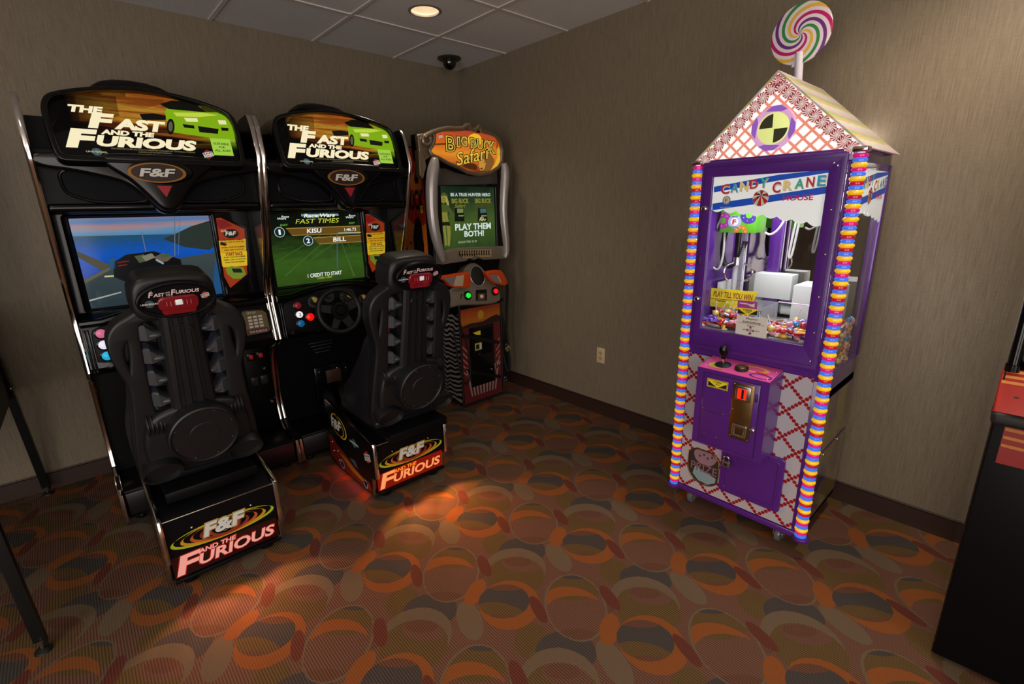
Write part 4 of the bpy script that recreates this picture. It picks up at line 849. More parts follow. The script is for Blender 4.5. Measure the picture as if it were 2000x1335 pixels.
    pl = [pp(Ft, z8(*p)) for p in [(403, 1100), (695, 1092), (695, 1160), (610, 1165), (560, 1150), (520, 1172), (450, 1172)]]; m.use(mat('tribal_cream', '#a08c68', .4)); m.flat(pl, Ft, .0235); m.use(INK)
    for i in range(13):
        a, b = pp(Ft, z8(415+21*i, 1104)); m.flat([(a, b), (a+.012, b-.004), (a+.004, b-.022), (a+.014, b-.03), (a+.002, b-.05+.012*(i > 6)), (a-.004, b-.026)], Ft, .0245)
    m.build('lower_frame', t)
    # control deck
    Fk = fr((BBC, -.80, .9), (1, 0, 0), (0, .28, 1)); K = lambda P_: [pp(Fk, zt(*p)) for p in P_]
    m = MB(BRZ); m.plate([smooth(K([(560, 880), (380, 930), (380, 640), (560, 590), (640, 300), (700, 190), (800, 140), (900, 170), (1010, 290), (1130, 420), (1230, 560), (1300, 700), (1290, 830), (1000, 870)]), 1)], Fk, -.10, .0, .012, 3)
    c_ = pp(Fk, zt(880, 370)); m.use(INK); m.flat(ell(c_[0], c_[1], .067, .075, 36), Fk, .0010); deck = m.build('control_deck', t)
    m = MB(mat('speaker_mesh', '#15130f', .7)); m.lathe([(.062, .002), (.05, .006), (.0005, .008)], Fk @ X.Translation((c_[0], c_[1], 0)) @ X.Diagonal((1, 1.12, 1, 1)), 36); m.use(SILV); m.tube([Fk @ V((c_[0]+.067*cos(a), c_[1]+.076*sin(a), .003)) for a in [2*pi*k/40 for k in range(40)]], .005, 8, None, True); m.build('speaker', deck)
    for p, c, n_ in (((695, 735), '#14d83a', 'green'), ((1205, 655), '#e8141c', 'red')):
        q = Fk @ X.Translation((*pp(Fk, zt(*p)), 0)); m = MB(BLK); m.lathe([(.034, .0), (.032, .010), (.024, .014), (.02, .012)], q, 24); m.use(mat('lit_start_'+n_, c, .25, emit=.95, ecol=c)); m.lathe([(.0195, .01), (.018, .02), (.012, .0235), (.0005, .0245)], q, 24); b_ = m.build('start_button', deck); b_['label'] = n_+' start button'
    q = K([(850, 830), (1050, 825), (1045, 620), (850, 630)]); m = MB(BLK); m.prism(q, Fk, -.01, .006); m.use(mat('card_reader_print', '#5a3a2c', .4)); m.flat(K([(880, 820), (1020, 815), (1015, 690), (880, 700)]), Fk, .007); m.use(WHP); q0 = pp(Fk, zt(950, 750)); m.flat(ell(q0[0], q0[1], .018, .014, 8), Fk, .0078); m.build('card_reader', deck)
    m = MB(BLK); m.box(-.67, -.25, -.79, -.70, .785, .815, .006); m.build('deck_lip', deck)
    # pair of light guns in their holsters
    def gun(P_, panel, panel2, label, loc):
        g_ = thing('light_gun', loc, label, 'light gun', 'toy guns on the hunting cabinet'); Fg = fr((BBC, -.845, .9)); k = lambda Q: [pp(Fg, zt(*p)) for p in Q]
        m = MB(mat('orange_gun_plastic', '#c8430f', .35)); m.prism(smooth(k(P_), 1), Fg, -.05, .0, .007); m.build('stock', g_)
        m = MB(mat('cream_gun_panel', '#b9a68c', .4)); m.prism(k(panel), Fg, .0005, .0035); m.use(mat('grey_gun_panel', '#77757a', .4)); m.prism(k(panel2), Fg, .0005, .003); m.build('side_plate', g_)
        return g_
    gl = gun([(180, 400), (400, 365), (600, 330), (700, 318), (748, 335), (748, 545), (705, 588), (400, 562), (350, 500), (300, 440)], [(430, 555), (490, 368), (630, 350), (605, 555)], [(240, 410), (475, 378), (425, 548), (380, 520)], 'orange and cream toy gun in the left holster, beside the green button', (-.72, -.845, .9))
    gr_ = gun([(1060, 345), (1110, 292), (1300, 272), (1345, 300), (1440, 485), (1405, 532), (1340, 522), (1200, 492), (1130, 440)], [(1240, 375), (1262, 360), (1335, 500), (1318, 500)], [(1070, 352), (1225, 345), (1310, 495), (1205, 485)], 'orange and grey toy gun in the right holster, above the red button', (-.26, -.845, .9))
    m = MB(RUB); m.tube(smooth([(-.66, -.80, .90), (-.70, -.81, .82), (-.69, -.80, .68), (-.62, -.79, .52), (-.60, -.79, .30), (-.63, -.79, .19), (-.67, -.79, .22), (-.69, -.76, .34), (-.69, -.72, .62)], 2, False), .006, 8); tag(m.build('gun_cable'), 'thin black cable looping over the zebra side of the hunting cabinet', 'cable')
    m = MB(RUB); m.tube(smooth([(-.235, -.82, .92), (-.215, -.80, .86), (-.212, -.78, .7), (-.215, -.77, .52), (-.19, -.76, .4), (-.17, -.76, .18), (-.205, -.74, .2), (-.225, -.7, .5), (-.23, -.66, .75)], 2, False), .011, 8); tag(m.build('gun_cable'), 'thick black hose hanging right of the hunting cabinet', 'cable')
hunting_cabinet()
def padlock(F, s, col, label):
    t = thing('padlock', F.col[3].xyz, label, 'padlock'); b = mat('padlock_'+col.strip('#'), col, .3, .8)
    m = MB(b); m.box(-.5*s, .5*s, -.85*s, 0, 0, .38*s, .06*s, F); m.use(INK); m.box(-.22*s, .22*s, -.62*s, -.3*s, .38*s, .39*s, 0, F); m.build('lock_body', t)
    m = MB(CHR); m.tube([F @ V((-.32*s, -.05*s, .19*s)), F @ V((-.32*s, .3*s, .19*s))]+[F @ V((-.32*s*cos(R(a)), (.3+.32*sin(R(a)))*s, .19*s)) for a in range(0, 181, 20)]+[F @ V((.32*s, -.05*s, .19*s))], .075*s, 8); m.build('shackle', t)
_F = fr((-.235, -.79, .415), (.9, 0, .4), (-.4, 0, .9)); padlock(_F, .042, '#c9a878', 'brass padlock on the upper security bar of the hunting cabinet')
_F = fr((-.262, -.79, .14), (1, 0, -.1), (.1, 0, 1)); padlock(_F, .04, '#5c5a58', 'grey padlock on the lower security bar of the hunting cabinet')
m = MB(RUB)
for k in range(3): m.tube(smooth([(-.20+.02*k, -.62, .72), (-.165+.015*k, -.64, .62), (-.15+.012*k, -.66, .45), (-.14+.02*k, -.64, .25), (-.10+.02*k, -.60, .03)], 2, False), .009, 8)
tag(m.build('power_cord'), 'bundle of black cords hanging behind the hunting cabinet, by the right wall', 'cord')

# ------------------------------------------------------------ candy crane
def ca(a, b): return (1340+a/3.926, b/3.926)
def cb(a, b): return (1320+a/3.257, 290+b/3.257)
def cc(a, b): return (1290+a/3.104, 640+b/3.104)
def cd(a, b): return (1340+a/5.56, 680+b/5.56)
def ce(a, b): return (1370+a/7.852, 400+b/7.852)
def cf(a, b): return (1380+a/9.09, 580+b/9.09)
CX_, CY_ = -.36, -2.805
def lattice_mat(name, bg, fg, pu, pv, r, emit=0., n=6):
    t = NT(name); o = t.obj(); s = t.N('ShaderNodeSeparateXYZ'); t.L(o, s.inputs[0]); u = t.math('DIVIDE', s.outputs[1], -pu); v = t.math('DIVIDE', s.outputs[2], pv)
    out = None; L_ = hypot(pu, pv)/2
    for a, b in ((t.math('ADD', u, v), t.math('SUBTRACT', u, v)), (t.math('SUBTRACT', u, v), t.math('ADD', u, v))):
        h = pu*pv/hypot(pu, pv)
        d1 = t.math('MULTIPLY', t.math('SUBTRACT', t.math('FRACT', t.math('ADD', a, .5)), .5), h)
        d2 = t.math('MULTIPLY', t.math('SUBTRACT', t.math('FRACT', t.math('ADD', t.math('MULTIPLY', b, n), .5)), .5), L_/n)
        d = t.math('SQRT', t.math('ADD', t.math('MULTIPLY', d1, d1), t.math('MULTIPLY', d2, d2))); out = d if out is None else t.math('MINIMUM', out, d)
    c = t.mix(t.math('LESS_THAN', out, r), lin(bg), lin(fg))
    if emit: t.base(c, .4); t.emit(c, emit)
    else: t.base(c, .3)
    return t.m
def swirl_mat(name, cols, n, twist, cy, cz, emit=0.):
    t = NT(name); o = t.obj(); s = t.N('ShaderNodeSeparateXYZ'); t.L(o, s.inputs[0]); y = t.math('SUBTRACT', s.outputs[1], cy); z = t.math('SUBTRACT', s.outputs[2], cz)
    th = t.math('DIVIDE', t.math('ARCTAN2', z, y), 2*pi); r = t.math('SQRT', t.math('ADD', t.math('MULTIPLY', y, y), t.math('MULTIPLY', z, z)))
    f = t.math('FRACT', t.math('ADD', t.math('ADD', t.math('MULTIPLY', th, n), t.math('MULTIPLY', r, twist)), 8.))
    c = t.ramp(f, [(i/len(cols), k) for i, k in enumerate(cols)], 'CONSTANT'); t.base(c, .3)
    if emit: t.emit(c, emit)
    return t.m
CANDY = None
def crane():
    t = thing('candy_crane_machine', (CX_, CY_, 0), 'purple candy crane machine with lit gable roof and glowing ring posts', 'claw machine')
    xf, xb, yl, yr = -.612, -.105, -2.517, -3.093
    F = fr((xf, CY_, 0), (0, -1, 0)); hu = .288
    # carcass
    m = MB(PUR); m.box(xf+.006, xb, yr, yl, .088, .80, .004); m.box(xf-.004, xb, yr, yl, .082, .112, .006); m.box(xf, xb, yr, yl, 1.625, 1.668, .004); m.box(xf+.004, xf+.03, yr, yl, .80, .86)
    for x, y in ((xb+.02, yl-.02), (xb+.02, yr+.02)): m.box(x-.02, x+.02, y-.02, y+.02, .8, 1.63, .004)
    for y in (yl-.012, yr+.012): m.box(xf+.005, xf+.04, y-.012, y+.012, .8, 1.63)
    m.box(xf, xb, yr, yr+.012, .69, .73, .003)
    # rounded feet plates under the posts
    for y in (yl+.012, yr-.012): m.lathe([(.032, .082), (.034, .086), (.034, .094), (.03, .098), (.0005, .099)], fr((xf+.008, y, 0), (1, 0, 0), (0, 1, 0)), 24)
    m.build('cabinet', t)
    m = MB(lattice_mat('red_bead_lattice_print', '#a9a5ad', '#8c0f1c', .118, .118, .0080, 0., 5)); m.rect(-.268, .262, .118, .812, F, .001); m.build('front_panel', t)
    # window door
    D_ = [pp(F, p) for p in ((1350, 668), (1590, 690))]; wu0, wu1, wv0, wv1 = -.22, .214, .938, 1.601
    m = MB(PUR); m.plate([rr(-.264, .262, .85, 1.655, .006), rr(wu0, wu1, wv0, wv1, .004)], F, .0, .016, .003)
    m.use(PURD); m.ring(rr(-.252, .250, .866, 1.640, .004), rr(-.2505, .2485, .8675, 1.6385, .004), F, .0195); m.use(CHR)
    for u, v in ((.238, 1.61), (.238, 1.46), (.24, 1.30), (.24, 1.14), (.242, 1.0), (.243, .885), (.225, 1.62)): m.ball((u, v, .019), .0045, n=6, F=F)
    for u, v in ((-.243, 1.47), (-.243, 1.075)): m.use(CHR); m.lathe([(.012, .016), (.012, .024), (.007, .028), (.0005, .028)], F @ X.Translation((u, v, 0)), 16)
    m.use(PURD); m.box(-.252, -.238, 1.23, 1.265, .016, .024, .003, F); door = m.build('window_door', t)
    m = MB(GLASS); m.box(wu0-.01, wu1+.01, wv0-.01, wv1+.01, .0005, .0035, 0, F); m.build('glass_pane', door)
    # header sign on the glass
    Fh = F @ X.Translation((0, 0, .005)); H2 = lambda P: [pp(Fh, cb(*p)) for p in P]
    def header(G, tr, flip, par):
        m = MB(mat('white_header_film', '#d9dcd8', .4, emit=.32, ecol='#e6ecf0')); a, b = wu0, wu1; sc_ = []
        base = [(a+(b-a)*i/40) for i in range(41)]; low = [(u, 1.468-.062*(i/40)**1.4-.012*abs(sin(i*pi/5))) for i, u in enumerate(base)]
        P = [(b, wv1), (a, wv1)]+low; m.flat([tr(p) for p in P], G, .0)
        m.use(mat('blue_header_stripe', '#0f3f9c', .4, emit=.25, ecol='#1450c0'))
        def cl(P): return [tr((min(max(u, a), b), min(v, wv1))) for u, v in P]
        m.flat(cl(H2([(243, 243), (655, 166), (980, 118), (980, 152), (655, 203), (243, 279)])), G, .0008); m.flat(cl(H2([(234, 350), (600, 296), (980, 238), (980, 284), (600, 340), (232, 392)])), G, .0008)
        cols = dict(r='#b01c2c', c='#1f8fb0', y='#d9c07a', g='#2a9c86')
        for ch, k, x0, x1, y1, y0 in (('C', 'r', 285, 345, 290, 225), ('A', 'c', 347, 402, 280, 219), ('N', 'y', 405, 465, 272, 206), ('D', 'r', 470, 527, 256, 196), ('Y', 'g', 530, 592, 250, 184), ('C', 'r', 612, 672, 282, 210), ('R', 'y', 680, 748, 266, 200), ('A', 'g', 755, 822, 256, 190), ('N', 'r', 828, 887, 245, 178), ('E', 'c', 897, 960, 240, 168)):
            p0, p1 = H2([(x0, y1), (x1, y0)]); q0, q1 = tr(p0), tr(p1); d = .0025 if not flip else -.0025
            m.use(WHP); m.text(ch, G, min(q0[0], q1[0])+d, max(q0[0], q1[0])+d, p0[1]-.003, p1[1]-.003, .0014, .05); m.use(mat('header_letter_'+k, cols[k], .4, emit=.22, ecol=cols[k])); m.text(ch, G, min(q0[0], q1[0]), max(q0[0], q1[0]), p0[1], p1[1], .0022, .02)
        p0, p1 = H2([(680, 332), (880, 280)]); q0, q1 = tr(p0), tr(p1); m.use(mat('header_pink_letters', '#b0164a', .4, emit=.22, ecol='#c01850')); m.text('HOUSE', G, min(q0[0], q1[0]), max(q0[0], q1[0]), p0[1], p1[1]-.006, .0022, .02)
        c = tr(H2([(540, 315)])[0]); m.use(WHP); m.flat(ell(c[0], c[1], .031, .031, 30), G, .0014); m.use(REDP)
        for k in range(6): m.flat([(c[0], c[1]+.012)]+ell(c[0], c[1], .03, .03, 5, 0, 60*k+8, 60*k+40), G, .002)
        c = tr(H2([(323, 328)])[0]); m.use(GREY); m.ring(ell(c[0], c[1], .017, .017, 24), ell(c[0], c[1], .012, .012, 24), G, .0014); m.use(WHP); m.flat(ell(c[0], c[1], .012, .012, 24), G, .0014); m.use(REDP); m.text('F', G, c[0]-.005, c[0]+.005, c[1]-.007, c[1]+.006, .002, .03); m.use(WHP); m.text('SMART INDUSTRIES', G, c[0]-.024, c[0]+.024, c[1]-.031, c[1]-.027, .002, .01)
        return m.build('header_sign', par)
    header(Fh, lambda p: p, False, door)
    # stickers on the glass
    Fg = F @ X.Translation((0, 0, .0046)); m = MB(WHP); G2 = lambda P: [pp(Fg, cf(*p)) for p in P]
    m.flat(G2([(508, 640), (1058, 750), (1092, 382), (540, 312)]), Fg, 0); m.use(INK)
    for s_, bl, br, tl, c, b_ in (('Playing', (700, 405), (905, 425), (705, 365), '#4a3038', .02), ('Instructions', (640, 455), (960, 480), (645, 415), '#4a3038', .02), ('Your Next Great Adventure Has Here', (570, 458), (1030, 515), (572, 440), '#2a2a2a', 0), ('FORWARD', (720, 515), (850, 530), (722, 498), '#2a2a2a', .02), ('LEFT', (640, 575), (695, 583), (642, 558), '#2a2a2a', .02), ('RIGHT', (865, 610), (940, 620), (867, 592), '#2a2a2a', .02), ('BACK', (735, 660), (800, 668), (737, 642), '#2a2a2a', .02)):
        m.use(mat('sticker_ink_'+c.strip('#'), c, .5)); m.textp(s_, Fg, Fg, cf(*bl), cf(*br), cf(*tl), w=.0008, bold=b_)
    c = pp(Fg, cf(775, 590)); m.use(mat('sticker_maroon', '#5c2430', .5))
    for k in range(4): q = Fg @ X.Translation((c[0], c[1], 0)) @ X.Rotation(k*pi/2, 4, 'Z'); m.flat([(.010, -.006), (.019, 0), (.010, .006)], q, .0008)
    m.use(mat('sticker_pink', '#b9949c', .5)); m.flat(ell(c[0], c[1], .009, .009, 16), Fg, .001); m.build('instruction_sticker', door)
    m = MB(mat('pink_purple_print', '#a03a8c', .4)); m.flat(G2([(545, 195), (895, 235), (900, 85), (555, 50)]), Fg, .0); m.use(WHP); m.flat(G2([(580, 95), (700, 105), (800, 130), (860, 110), (850, 185), (780, 165), (740, 135), (590, 110)]), Fg, .0006); m.build('pink_sticker', door)
    m = MB(YELP); m.flat(G2([(545, 300), (910, 330), (918, 218), (550, 180)]), Fg, .0008); m.use(INK); m.flat(G2([(552, 290), (700, 302), (560, 200)]), Fg, .0012); m.flat(G2([(900, 320), (750, 308), (905, 235)]), Fg, .0012); m.textp('3 TOKENS', Fg, Fg, cf(650, 245), cf(805, 252), cf(652, 212), w=.0016, bold=.03); m.textp('1 PLAY', Fg, Fg, cf(690, 275), cf(780, 282), cf(692, 252), w=.0016, bold=.03); m.build('price_sticker', door)
    # side window and lower side panel
    Fs = fr((0, yr, 0)); m = MB(GLASS); m.box(xf+.04, xb-.04, yr-.001, yr+.002, .73, 1.625); sg = m.build('side_glass', t)
    Fs2 = Fs @ X.Translation((0, 0, .002)); x0, x1 = xf+.04, xb-.03
    header(Fs2, lambda p: (x0+(p[0]-wu0)/(wu1-wu0)*(x1-x0), p[1]), False, sg)
    m = MB(FOIL); m.rect(xb-.075, xb-.04, .95, 1.50, Fs, -.012); m.build('foil_strip', t)
    def side_print():
        q = NT('candy_land_side_print'); o = q.obj(); n = q.noise(q.map(o, sc=(3, 1, 2)), 2.2, 2); q.base(q.ramp(n, [(.35, '#4a2a5c'), (.48, '#7d6a34'), (.56, '#8f7a30'), (.66, '#5c6a4a')]), .12); q.b.inputs['Coat Weight'].default_value = .5; return q.m
    m = MB(side_print()); m.rect(xf+.02, xb, .115, .69, Fs, .001); m.use(PURD); m.tube([Fs @ V((xf+.03, .43, .002)), Fs @ V((xb, .44, .002))], .002, 6); m.use(CHR); m.ball((-.42, .415, .003), .006, n=6, F=Fs); m.ball((-.22, .42, .003), .006, n=6, F=Fs); m.build('side_panel', t)
    m = MB(PUR); m.box(xf+.01, xb, yl-.004, yl+.001, .1, 1.63); m.build('side_panel', t)
    # glowing ring posts
    cols = [mat('lit_ring_'+n, c, .22, coat=.5, emit=k, ecol=e) for n, c, k, e in (('yellow', '#dcae20', .42, '#ffc41c'), ('magenta', '#c01268', .34, '#ff1a9c'), ('blue', '#2a58d0', .5, '#4a88ff'), ('red', '#a80f2c', .28, '#e81440'))]
    N = 101; z0, z1_ = .098, 1.648; pitch = (z1_-z0)/N
    def ring(m, x, y, z, c): m.use(c); e = 1.06 if c is cols[0] else .96; m.lathe([(.012, -.0078*e), (.019*e, -.0075*e), (.0232*e, -.004), (.0242*e, 0), (.0232*e, .004), (.019*e, .0075*e), (.012, .0078*e)], fr((x, y, z), (1, 0, 0), (0, 1, 0)), 20)
    def colr(i): k = (i+1) % 3; return cols[0] if k == 0 else cols[(2 if k == 1 else (1 if (i//3) % 4 < 2 else 3))]
    for y, right in ((yr-.010, 1), (yl+.008, 0)):
        m = MB(mat('ring_post_core', '#c8c4d8', .3, emit=.5, ecol='#c8c0f0')); m.tube([(xf+.004, y, .095), (xf+.004, y, 1.655)], .012, 12); m.use(CHR); m.box(xf-.02, xf+.028, y-.024, y+.024, 1.652, 1.670, .005); p = m.build('light_post', t)
        if right:
            for i in range(N-1): m = MB(); ring(m, xf+.004, y, z0+pitch*(i+.5), colr(i)); m.build('ring', p)
            m = MB(); ring(m, xf+.004, y, z0+pitch*(N-.5), colr(N-1)); stuff(m.build('ring', p))
        else:
            m = MB()
            for i in range(N): ring(m, xf+.004, y, z0+pitch*(i+.5), colr(i))
            stuff(m.build('ring', p))
    # gable roof
    A0, A1, AP = (-.298, 1.669), (.300, 1.669), (-.005, 1.955)
    m = MB(lattice_mat('gable_lattice_print', '#ece2de', '#c47866', .054, .052, .0052, .85, 5)); m.prism([A0, A1, AP], F, -.02, .0); gb = m.build('gable_panel', t)
    m = MB()
    sw = NT('peppermint_print'); MATS.pop('peppermint_print')
    sw.m.name = 'peppermint_print'; pk = mat('peppermint_red', '#9c3c44', .4, emit=.18, ecol='#b04a54'); pw = mat('peppermint_white', '#dcc8c4', .4, emit=.42, ecol='#e6d0cc')
    def mint(c, r_):
        m.use(pw); m.flat(ell(c[0], c[1], r_, r_, 18), F, .0012); m.use(pk)
        for k in range(12):
            a = 2*pi*k/12; Q = [(c[0]+r_*q_*cos(a+tw_+.75*(1-q_)), c[1]+r_*q_*sin(a+tw_+.75*(1-q_))) for q_, tw_ in ((.12, 0), (.55, -.10), (1, -.13), (1, .13), (.55, .10))]; m.flat(Q, F, .0018)
    for E0, E1 in ((A0, AP), (A1, AP)):
        n_ = 11 if E0 is A0 else 12
        for i in range(n_):
            k = (i+.7)/n_; nx = .021 if E0 is A0 else -.021; mint((E0[0]+(E1[0]-E0[0])*k+nx*.7, E0[1]+(E1[1]-E0[1])*k-.0175), .0225)
    m.build('peppermint_border', gb); D.materials.remove(sw.m)
    c = pp(F, (1512, 251)); m = MB(mat('gable_window_pink', '#c99ac0', .35, emit=.5, ecol='#d8a8d0')); ringp = lambda a, b, w0, w1: m.plate([ell(c[0], c[1], a, a, 40), ell(c[0], c[1], b, b, 40)], F, w0, w1, .003)
    ringp(.076, .060, .0, .010); m.use(mat('gable_window_lilac', '#8a5ac0', .35, emit=.35, ecol='#9a68d0'))
    for a in (75, 165, 255, 345): m.flat([(c[0]+r_*cos(R(a+d)), c[1]+r_*sin(R(a+d))) for r_, d in ((.078, -22), (.082, 0), (.080, 22), (.070, 42), (.060, 20), (.062, -10))], F, .0142)
    m.use(mat('gable_window_yellow', '#c8d07a', .35, emit=.62, ecol='#d8e090')); m.lathe([(.0625, .0), (.0625, .007), (.058, .0095), (.0005, .0095)], F @ X.Translation((c[0], c[1], 0)), 40); m.use(mat('gable_window_olive', '#3c3c28', .4))
    for a in (95, 275): m.flat([(c[0]+.004*cos(R(a+45)), c[1]+.004*sin(R(a+45)))]+ell(c[0], c[1], .052, .052, 12, 0, a, a+82), F, .0100)
    m.build('gable_window', gb)
    def roof_mat():
        q = NT('candy_striped_roof'); o = q.obj(); s = q.N('ShaderNodeSeparateXYZ'); q.L(o, s.inputs[0]); n = q.noise(o, 12, 2)
        f_ = q.math('FRACT', q.math('ADD', q.math('MULTIPLY', s.outputs[2], 14.), q.math('MULTIPLY', n, .35)))
        q.base(q.ramp(f_, [(0, '#b8a8c0'), (.18, '#c9b45a'), (.36, '#8fb08a'), (.55, '#d0a8a8'), (.75, '#b8c0c8'), (.9, '#d0c8a0')]), .3); q.emit(q.ramp(f_, [(0, '#b8a8c0'), (.18, '#c9b45a'), (.36, '#8fb08a'), (.55, '#d0a8a8'), (.75, '#b8c0c8')]), .12); return q.m
    rm_ = roof_mat()
    for E0, s in ((A0, -1), (A1, 1)):
        m = MB(rm_); m.prism([(E0[0]+s*.006, E0[1]-.004), (AP[0], AP[1]+.002), (AP[0], AP[1]+.010), (E0[0]+s*.014, E0[1]-.002)], F, -(xb-xf)-.0, .006); m.build('roof_slope', t)
    m = MB(PUR); m.prism([A0, A1, AP], F, -(xb-xf), -(xb-xf)+.01); m.build('gable_back', t)
    # lollipop on the ridge
    lx, ly, lz = -.35, -2.768, 2.142; LF = fr((lx, ly, lz), (0, -1, 0))
    m = MB(mat('lollipop_stick_white', '#cfcad6', .35)); m.tube([(lx, ly-.012, 1.93), (lx, ly-.004, lz-.07)], .0165, 14); m.prism([(-.018, -.12), (.018, -.12), (.010, -.065), (-.004, -.065)], LF, -.004, .010); m.use(INK); [m.flat(ell(.002, -.105+.022*k, .004, .005, 8), LF, .0108) for k in range(2)]; st = m.build('lollipop_stick', t)
    W_ = '#cdbcc4'; m = MB(swirl_mat('lollipop_swirl', [W_, '#5c2a6c', W_, '#2a7a3c', W_, '#c9a234', W_, '#a8185c'], 2, -9.5, ly-CY_, lz, .1)); m.prism(ell(0, 0, .109, .109, 64), LF, -.006, .006, .003); m.build('lollipop_disc', t)
    # control box
    bx, bu0, bu1, bv0, bv1 = -.752, -.152, .15, .435, .80; B = fr((bx, CY_, 0), (0, -1, 0)); d_ = xf-bx
    m = MB(PUR); m.prism([(bx, bv0+.01), (bx, bv1), (xf, bv1+.02), (xf, bv0-.005)], fr((0, CY_-bu1, 0), (1, 0, 0), (0, 0, 1)), -(bu1-bu0), 0., 0) if False else m.loft([[(bx, CY_-u, bv0+.01), (bx, CY_-u, bv1), (xf, CY_-u, bv1+.02), (xf, CY_-u, bv0-.005)] for u in (bu0, bu1)]); box = m.build('control_box', t)
    Ft = fr((bx, CY_, bv1), (0, -1, 0), (d_, 0, .02)); m = MB(mat('pink_deck_print', '#c44a86', .3, coat=.3)); m.box(bu0+.002, bu1-.002, .001, d_-.002, .0005, .003, 0, Ft)
    m.use(mat('deck_yellow_green', '#b5a83c', .4)); m.flat(ell(-.085, .05, .04, .03, 24), Ft, .0036); m.use(mat('deck_orange', '#c98a4a', .4)); m.ring(ell(.055, .085, .06, .03, 30), ell(.055, .085, .04, .018, 30), Ft, .0036); m.use(REDP); m.rect(.07, .115, .055, .068, Ft, .0040)
    m.use(PUR); m.ring(ell(.10, .032, .045, .022, 24), ell(.10, .032, .036, .016, 24), Ft, .0038); m.use(CHR); [m.ball((u, v, .004), .003, n=5, F=Ft) for u, v in ((-.13, .03), (.13, .02), (.135, .1), (-.12, .12))]; deck = m.build('control_deck', box)
    q = Ft @ X.Translation((-.07, .065, .003)); m = MB(INK); m.lathe([(.034, 0), (.034, .002), (.022, .006), (.0005, .008)], q, 24); j = m.build('joystick', box)
    m = MB(CHR); m.tube([q @ V((0, 0, .004)), q @ V((0, 0, .06))], .005, 10); m.build('joystick_shaft', j); m = MB(BLK); m.lathe([(.008, .03), (.0125, .037), (.018, .06), (.0185, .075), (.014, .086), (.0005, .09)], q, 20); m.build('joystick_knob', j)
    q = Ft @ X.Translation((.012, .06, .003)); m = MB(INK); m.lathe([(.027, 0), (.027, .010), (.023, .014), (.021, .013)], q, 24); m.use(BRASS); m.lathe([(.021, .012), (.019, .016), (.0005, .017)], q, 24); m.build('push_button', box)
    m = MB(PUR); m.box(-.118, .118, .46, .782, .0005, .006, .002, B); m.use(PURD); m.rect(-.118, .0, .612, .614, B, .0066); m.ring(rr(-.122, .122, .456, .786, .004), rr(-.118, .118, .46, .782, .003), B, .001); m.use(CHR)
    for u, v in ((-.11, .62), (-.02, .615), (-.095, .505), (-.04, .50)): m.ball((u, v, .0066), .0028, n=5, F=B)
    bd = m.build('cash_door', box)
    m = MB(BRASS); m.box(.012, .098, .525, .775, .006, .010, .002, B); m.use(STEEL); m.box(.025, .088, .70, .765, .010, .018, .004, B); m.use(mat('lit_coin_window', '#c81810', .3, emit=.9, ecol='#ff2a14')); m.box(.036, .072, .71, .755, .018, .0195, 0, B); m.use(INK); m.box(.052, .062, .712, .753, .0195, .0202, 0, B)
    m.use(STEEL); m.plate([rr(.03, .085, .54, .592, .004), rr(.038, .077, .547, .582, .002)], B, .010, .018, .003); m.use(CHR); [m.ball((u, v, .010), .0033, n=5, F=B) for u, v in ((.018, .768), (.092, .768), (.018, .655), (.092, .65), (.018, .533), (.092, .533))]; m.build('coin_plate', bd)
    m = MB(YELP); m.rect(-.102, -.01, .725, .763, B, .0066); m.use(INK); m.ring(rr(-.100, -.012, .727, .761, .003), rr(-.098, -.014, .729, .759, .002), B, .007); m.flat([(-.096, .731), (-.06, .731), (-.096, .752)], B, .007); m.flat([(-.016, .731), (-.052, .731), (-.016, .752)], B, .007); m.text('3 TOKENS', B, -.075, -.037, .749, .756, .0075, .02); m.text('1 PLAY', B, -.067, -.045, .739, .746, .0075, .02); m.build('price_sticker', bd)
    m = MB(CHR); m.lathe([(.010, .006), (.010, .014), (.006, .017), (.0005, .017)], B @ X.Translation((.107, .585, 0)), 16); m.build('door_lock', bd); m = MB(PURD); m.box(.104, .114, .71, .745, .006, .016, .004, B); m.build('door_hasp', bd)
    # prize hole, cash hatch
    P = [(-.225, .34), (-.225, .235), (-.215, .195), (-.18, .165), (-.13, .158), (-.09, .175), (-.075, .2), (-.075, .34)]
    m = MB(mat('prize_chute_dark', '#22262a', .5)); m.prism(smooth(P, 1), F, -.09, .0018); m.use(BRASS); q = smooth(P, 1); m.tube([F @ V((x, y, .003)) for x, y in q], .004, 8, None, True); hatch = m.build('prize_hatch', t)
    m = MB(mat('clear_hatch_flap', '#7d949c', .12)); m.flat([(-.19, .245), (-.082, .215), (-.085, .19), (-.12, .168), (-.17, .172), (-.2, .2)], F, .0030); m.use(mat('hatch_pink_cloud', '#8a6a78', .5)); m.flat(smooth([(-.2, .34), (-.2, .29), (-.17, .265), (-.13, .262), (-.1, .28), (-.085, .31), (-.085, .34)], 2), F, .0024); m.use(INK); [m.flat(ell(-.17+.02*k, .305+.012*(k % 2), .004, .006, 8), F, .003) for k in range(4)]
    m.use(mat('hatch_red_letters', '#8a2a38', .5)); m.text('PRIZE', F, -.212, -.078, .225, .268, .0036, .02); m.use(mat('hatch_grey_letters', '#6c6a70', .5)); m.text('PRIZE', F, -.210, -.080, .228, .265, .0044, -.008); m.build('prize_flap', hatch)
    m = MB(PUR); m.plate([rr(-.06, .203, .178, .43, .012)], F, .0, .014, .004); m.plate([rr(-.045, .188, .196, .415, .014), rr(-.041, .184, .2, .411, .012)], F, .014, .019, .0015); m.build('cash_hatch', t)
